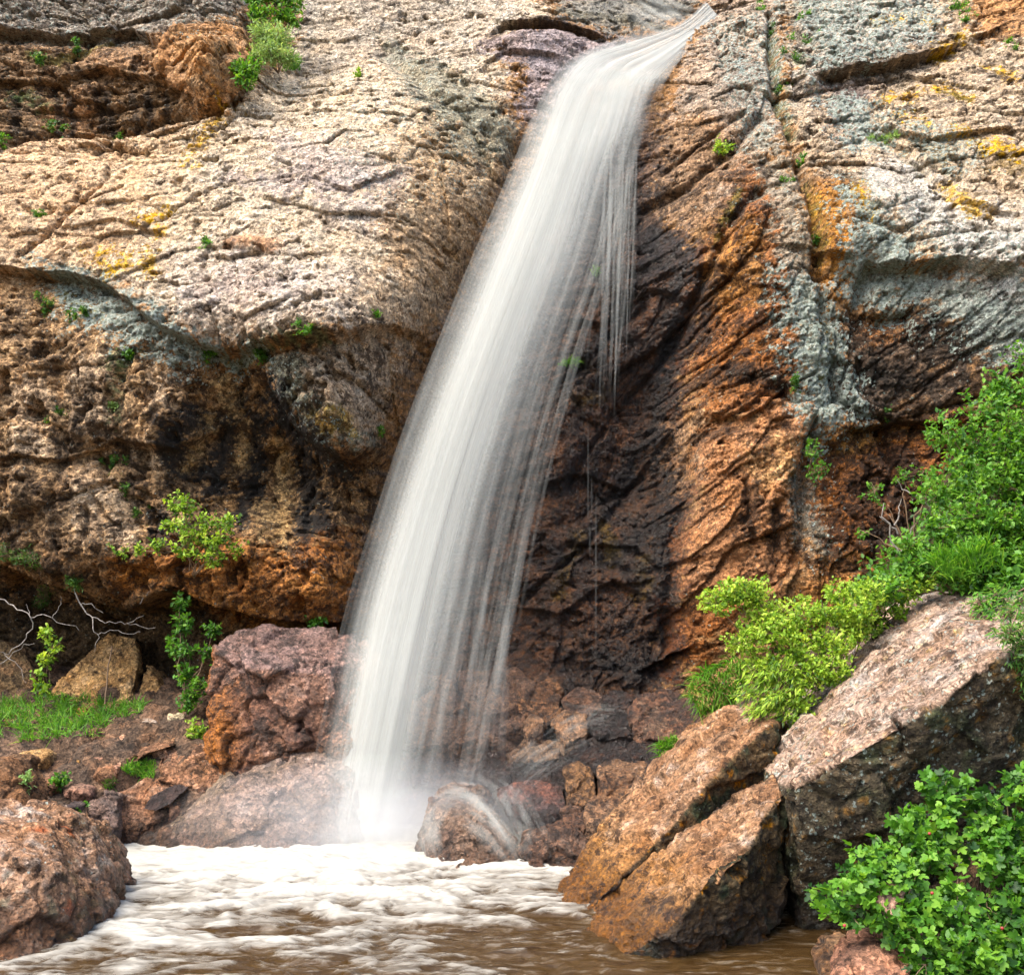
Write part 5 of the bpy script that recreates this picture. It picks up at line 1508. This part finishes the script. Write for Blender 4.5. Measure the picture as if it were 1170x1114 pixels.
def fall_density(s, t):
    v = np.clip((t - 0.2) / 0.8, 0, 1)
    c = np.interp(v, [0, .12, .3, .5, .75, 1], [1.0, .68, .48, .42, .36, .32])
    tail = np.interp(v, [0, .12, .3, .5, .75, 1], [.95, .40, .24, .16, .10, .07])
    d = np.where(s < c, 1.0, 1.0 + (tail - 1) * sstep(0, 0.40, s - c))
    d = d * sstep(-0.05, 0.20 + 0.05 * v, s) * (1 - sstep(0.80, 1.03, s) * np.where(t < 0.3, .6, 1.0))
    e_ = 1.02 - 0.55 * v * (0.5 + 0.5 * perlin2(s * 16, s * 0 + 3.3, 4)) - 0.10 * perlin2(s * 40, s * 0, 6)
    d = d * np.where(s > 0.55, sstep(0.0, 0.35, e_ - s + 0.18), 1)
    d = d * (1 + 0.22 * perlin2(s * 6 + 4, t * 2.2, 12) + 0.12 * perlin2(s * 17, t * 4.0, 13))
    return d * np.interp(v, [0, .3, .7, 1], [.92, .80, .72, .85])


fall = empty('waterfall', at(420, 962, 9.05))
fo = np.array(fall.location)
NS, NT = 90, 220
for li_, (dy, sc) in enumerate(((0.0, 0.66), (-0.12, 0.38), (-0.22, 0.28))):
    ss, tt = np.meshgrid(np.linspace(-0.05, 1.05, NS), np.linspace(0, 1, NT))
    V = stream(ss, tt)
    V[..., 1] += dy * sstep(0.15, 0.45, tt) + 0.03 * perlin2(ss * 9 + li_ * 7, tt * 2, 5)
    o = mesh_obj('water_sheet', V.reshape(-1, 3) - fo, grid_faces(NS, NT), water_mat('falling_water', 52 + 13 * li_, 2.0, 0.8 + 0.4 * li_), fall)
    fattr(o, 'across', ss.ravel() + 3.1 * li_); fattr(o, 'along', tt.ravel()); fattr(o, 'opacity', (fall_density(ss, tt) * sc).ravel())
# single strands torn off the sheet
SM_ = water_mat('water_strand', 3.0, 9.0, 1.6)
V, Fq, A, B, Dn = [], [], [], [], []
k = 0


def ribbon(pts, w, dens, seed):
    global k
    n = len(pts)
    tg = np.gradient(pts, axis=0)
    side = np.cross(tg, np.array([0.0, -1, 0.15])); side /= np.linalg.norm(side, axis=1, keepdims=True) + 1e-9
    u = np.linspace(0, 1, n); ww = (w * (0.6 + 0.5 * np.sin(u * 3.1)))[:, None]
    bulge_ = np.array([0, -1, 0]) * ww * 0.6
    P3 = np.stack([pts - side * ww, pts + bulge_, pts + side * ww], 1)      # shallow ridge, three points across
    V.append(P3.reshape(-1, 3))
    b = k + np.arange(n - 1) * 3
    Fq.append(np.stack([b, b + 1, b + 4, b + 3], -1)); Fq.append(np.stack([b + 1, b + 2, b + 5, b + 4], -1))
    A.append(np.tile(np.array([0, .5, 1]) + seed, n)); B.append(np.repeat(u, 3))
    e = sstep(0, .12, u) * sstep(1, .65, u)
    Dn.append(np.stack([e * 0.05, e * dens, e * 0.05], 1).ravel())
    k += n * 3


for i in range(70):
    s = RNG.uniform(0.45, 1.02) if i % 7 else RNG.uniform(-0.02, 0.06)
    t0 = RNG.uniform(0.2, 0.75); t1 = min(1.0, t0 + RNG.uniform(0.15, 0.5))
    tt = np.linspace(t0, t1, 26)
    sd_ = s + (tt - t0) * RNG.uniform(0.0, 0.25) * (1 if s > 0.4 else -0.2)
    p = stream(sd_, tt); p[:, 1] -= RNG.uniform(0.0, 0.3)
    ribbon(p, RNG.uniform(0.014, 0.035), RNG.uniform(0.02, 0.07), i * 1.37)
# drops falling straight from the right corner of the lip
for i in range(46):
    x0 = RNG.uniform(690, 728); y0 = RNG.uniform(140, 200); y1 = y0 + RNG.uniform(90, 300)
    x1 = x0 - RNG.uniform(2, 22) * (y1 - y0) / 200
    Y0 = 11.3 - 0.0012 * (y0 - 140)
    u = np.linspace(0, 1, 16)
    p = np.array([at(x0 + (x1 - x0) * a ** 1.3, y0 + (y1 - y0) * a, Y0 - 0.35 * a * (y1 - y0) / 250) for a in u])
    ribbon(p, RNG.uniform(0.007, 0.018), RNG.uniform(0.06, 0.22), 400 + i * 1.7)
for i in range(40):   # thin veil to the right of the foot
    x0 = RNG.uniform(500, 585); y0 = RNG.uniform(560, 760); y1 = y0 + RNG.uniform(70, 200)
    u = np.linspace(0, 1, 14)
    p = np.array([at(x0 - 12 * a, y0 + (y1 - y0) * a, 9.75 - 0.2 * a) for a in u])
    ribbon(p, RNG.uniform(0.014, 0.035), RNG.uniform(0.03, 0.07), 600 + i * 1.7)
for x0, y0, y1 in ((826-145,560,760),(676,545,600),(672,480,660),(693,380,440),(674,600,640),(648,420,480)):
    u = np.linspace(0, 1, 12); h0 = hit(x0, (y0 + y1) / 2)[1] - 0.25
    ribbon(np.array([at(x0, y0 + (y1 - y0) * a, h0) for a in u]), 0.007, 0.09, 800 + x0)
o = mesh_obj('water_strands', np.concatenate(V) - fo, np.concatenate(Fq), SM_, fall)
fattr(o, 'across', np.concatenate(A)); fattr(o, 'along', np.concatenate(B)); fattr(o, 'opacity', np.concatenate(Dn))
tag(o, kind='stuff')
tag(fall, 'tall white waterfall pouring from the notch in the cliff into the pool', 'waterfall')


# run-off clinging to the stones
def runoff(name, label, lines, w, dens):
    global k, V, Fq, A, B, Dn
    V, Fq, A, B, Dn = [], [], [], [], []; k = 0
    for pl in lines:
        pl = np.array(pl, float)
        u = np.linspace(0, 1, 22); x = np.interp(u, np.linspace(0, 1, len(pl)), pl[:, 0]); y = np.interp(u, np.linspace(0, 1, len(pl)), pl[:, 1])
        for j in range(16):
            jx = RNG.normal() * 9; jy = RNG.normal() * 8
            p = np.array([hit(a + jx, b + jy) for a, b in zip(x, y)])
            for _ in range(3): p[1:-1] = (p[:-2] + 2 * p[1:-1] + p[2:]) / 4
            d_ = p - np.array([0, 0, EYE]); p = p - d_ / np.linalg.norm(d_, axis=1, keepdims=True) * 0.035
            ribbon(p, w * RNG.uniform(0.6, 1.4), dens * RNG.uniform(0.5, 1.2), RNG.uniform(0, 99))
    base = np.concatenate(V).mean(0)
    o = mesh_obj(name, np.concatenate(V) - base, np.concatenate(Fq), SM_)
    o.location = base
    fattr(o, 'across', np.concatenate(A)); fattr(o, 'along', np.concatenate(B)); fattr(o, 'opacity', np.concatenate(Dn))
    tag(o, label, 'water')
    return o


runoff('runoff', 'white veils of water running over the rounded boulder at the foot of the fall',
       [[(488,912),(515,900),(545,908)], [(490,915),(520,902),(550,915),(575,945),(598,975)], [(500,905),(540,905),(570,930),(600,985)], [(545,905),(572,920),(592,955),(604,975)], [(486,925),(482,950),(492,975)], [(510,915),(490,945),(500,985)],
        [(530,930),(560,950),(585,985)]], 0.020, 0.040)
runoff('runoff', 'thin white run-off trickling over the dark rubble right of the fall',
       [[(700,812),(660,825),(620,850),(580,885)], [(665,845),(630,855),(600,872),(570,900)], [(700,815),(670,812),(640,835)], [(590,900),(575,915),(562,935)], [(585,925),(592,945),(598,965)], [(640,860),(610,880),(590,900)]], 0.010, 0.028)
runoff('runoff', 'thin white water sliding down the chute above the fall',
       [[(735,-5),(755,12),(785,28)], [(715,5),(745,25),(775,36)], [(745,0),(770,15),(800,22)], [(680,60),(720,45),(760,36)]], 0.025, 0.09)

# ------------------------------------------------------------------ pool
PS = 0.016
px_ = np.arange(-5.2, 2.9, PS); py_ = np.arange(4.0, 9.75, PS)
WX_, WY_ = np.meshgrid(px_, py_)
B0 = at(415, 960, 9.0)
rx = WX_ - B0[0]; ry = WY_ - B0[1]
rad = np.sqrt(rx ** 2 + ry ** 2)
ang = np.arctan2(rx, -ry)
w1 = fbm2(WX_ * 1.1, WY_ * 1.6, 4, 110); w2 = fbm2(WX_ * 1.1 + 50, WY_ * 1.6, 4, 111)
ux = WX_ + 0.5 * w1; uy = WY_ + 0.35 * w2 + 0.10 * np.sin(WX_ * 1.3)
str1 = fbm2(ux * 1.1, uy * 3.0, 5, 112, 0.6)
str2 = fbm2(ux * 3.0 + 8, uy * 7.5, 4, 113, 0.6)
str3 = fbm2(ux * 5 + 3, uy * 16.0, 3, 114, 0.6)
scr = WX_ / WY_ * F + CX
dens = 1.50 - 0.36 * (9.0 - WY_) - 0.46 * sstep(430, 720, scr) * sstep(8.4, 7.4, WY_) + 0.25 * sstep(260, 60, scr)
dens = np.maximum(dens, -0.2)
fm = dens + 0.95 * str1 + 0.75 * str2 + 0.40 * str3
foam = sstep(0.15, 1.25, fm) * 1.0
foam = np.maximum(foam, 0.42 * sstep(0.22, 0.55, 0.8 * str2 + 0.7 * str3 + 0.25 * dens))
calm = sstep(0.9, 1.5, WX_) * sstep(6.6, 6.2, WY_)
foam *= 1 - 0.9 * calm
near = np.exp(-(rad / 1.5) ** 2)
h_ = 0.065 * (0.5 + 0.6 * near + 0.5 * sstep(4.2, 1.0, rad)) * (str1 * 1.3 + 0.5 * str2) + 0.006 * str3
h_ += 0.05 * np.exp(-((rx / 0.9) ** 2 + (ry / 0.45) ** 2)) * (1 + 0.6 * str2 + 0.6 * str1) + 0.05 * near
h_ *= 1 - 0.75 * calm
h_ *= 0.35 + 0.65 * sstep(8.9, 7.6, WY_)
wm, nt, N, L, P = new_mat('pool_water')
fa = nd(nt, 'ShaderNodeAttribute', attribute_name='foam').outputs['Fac']
geo = nd(nt, 'ShaderNodeNewGeometry')
mp = nd(nt, 'ShaderNodeMapping'); mp.inputs['Scale'].default_value = (6, 17, 10)
L.new(geo.outputs['Position'], mp.inputs['Vector'])
n1 = nd(nt, 'ShaderNodeTexNoise'); n1.inputs['Scale'].default_value = 1.0; n1.inputs['Detail'].default_value = 7; n1.inputs['Roughness'].default_value = 0.65; n1.inputs['Distortion'].default_value = 0.8
L.new(mp.outputs[0], n1.inputs['Vector'])
ff = mathn(nt, 'ADD', fa, mathn(nt, 'MULTIPLY', mathn(nt, 'SUBTRACT', n1.outputs['Fac'], 0.5), 1.5))
fmask = ramp(nt, ff, [(0.08, 0.0), (0.5, 0.42), (1.2, 1.0)])
brown = ramp(nt, n1.outputs['Fac'], [(0.3, (0.020, 0.010, 0.003)), (0.7, (0.060, 0.035, 0.012))])
L.new(mixc(nt, fmask, brown, (0.31, 0.30, 0.262)), P.inputs['Base Color'])
L.new(mathn(nt, 'ADD', 0.07, mathn(nt, 'MULTIPLY', fmask, 0.7)), P.inputs['Roughness'])
P.inputs['IOR'].default_value = 1.33
bp = nd(nt, 'ShaderNodeBump'); bp.inputs['Strength'].default_value = 0.55; bp.inputs['Distance'].default_value = 0.03
L.new(n1.outputs['Fac'], bp.inputs['Height']); L.new(bp.outputs[0], P.inputs['Normal'])
pool = mesh_obj('water', np.stack([WX_, WY_, h_], -1).reshape(-1, 3), grid_faces(len(px_), len(py_)), wm)
fattr(pool, 'foam', foam.ravel())
tag(pool, 'muddy brown pool streaked with white foam', None, None, 'structure')


# ------------------------------------------------------------------ spray hanging at the foot
def mist(name, label, c, r, dens_):
    bm = bmesh.new(); bmesh.ops.create_icosphere(bm, subdivisions=3, radius=1.0)
    me = bpy.data.meshes.new(name); bm.to_mesh(me); bm.free()
    o = bpy.data.objects.new(name, me); COL.objects.link(o); o.location = c; o.scale = r
    m = bpy.data.materials.new(name); m.use_nodes = True; nt = m.node_tree; nt.nodes.clear()
    out = nt.nodes.new('ShaderNodeOutputMaterial'); pv = nt.nodes.new('ShaderNodeVolumePrincipled')
    pv.inputs['Color'].default_value = (0.95, 0.96, 0.97, 1); pv.inputs['Anisotropy'].default_value = 0.1
    tc = nt.nodes.new('ShaderNodeTexCoord')
    ln = nd(nt, 'ShaderNodeVectorMath', operation='LENGTH'); nt.links.new(tc.outputs['Object'], ln.inputs[0])
    nz = nd(nt, 'ShaderNodeTexNoise'); nz.inputs['Scale'].default_value = 2.6; nz.inputs['Detail'].default_value = 3
    nt.links.new(tc.outputs['Object'], nz.inputs['Vector'])
    fall_ = mathn(nt, 'SUBTRACT', 1.0, ln.outputs['Value'], True)
    d_ = mathn(nt, 'MULTIPLY', mathn(nt, 'POWER', fall_, 1.4), mathn(nt, 'MULTIPLY', ramp(nt, nz.outputs['Fac'], [(0.3, 0.25), (0.7, 1.0)]), dens_))
    nt.links.new(d_, pv.inputs['Density']); nt.links.new(pv.outputs[0], out.inputs['Volume'])
    me.materials.append(m)
    tag(o, label, None, None, 'stuff')
    return o


mist('mist', 'white spray where the fall strikes the pool', at(430, 945, 8.75), (1.7, 0.65, 0.62), 3.0)
mist('mist', 'thin spray drifting before the wall beside the fall', at(540, 850, 9.2), (1.1, 0.5, 1.2), 0.08)
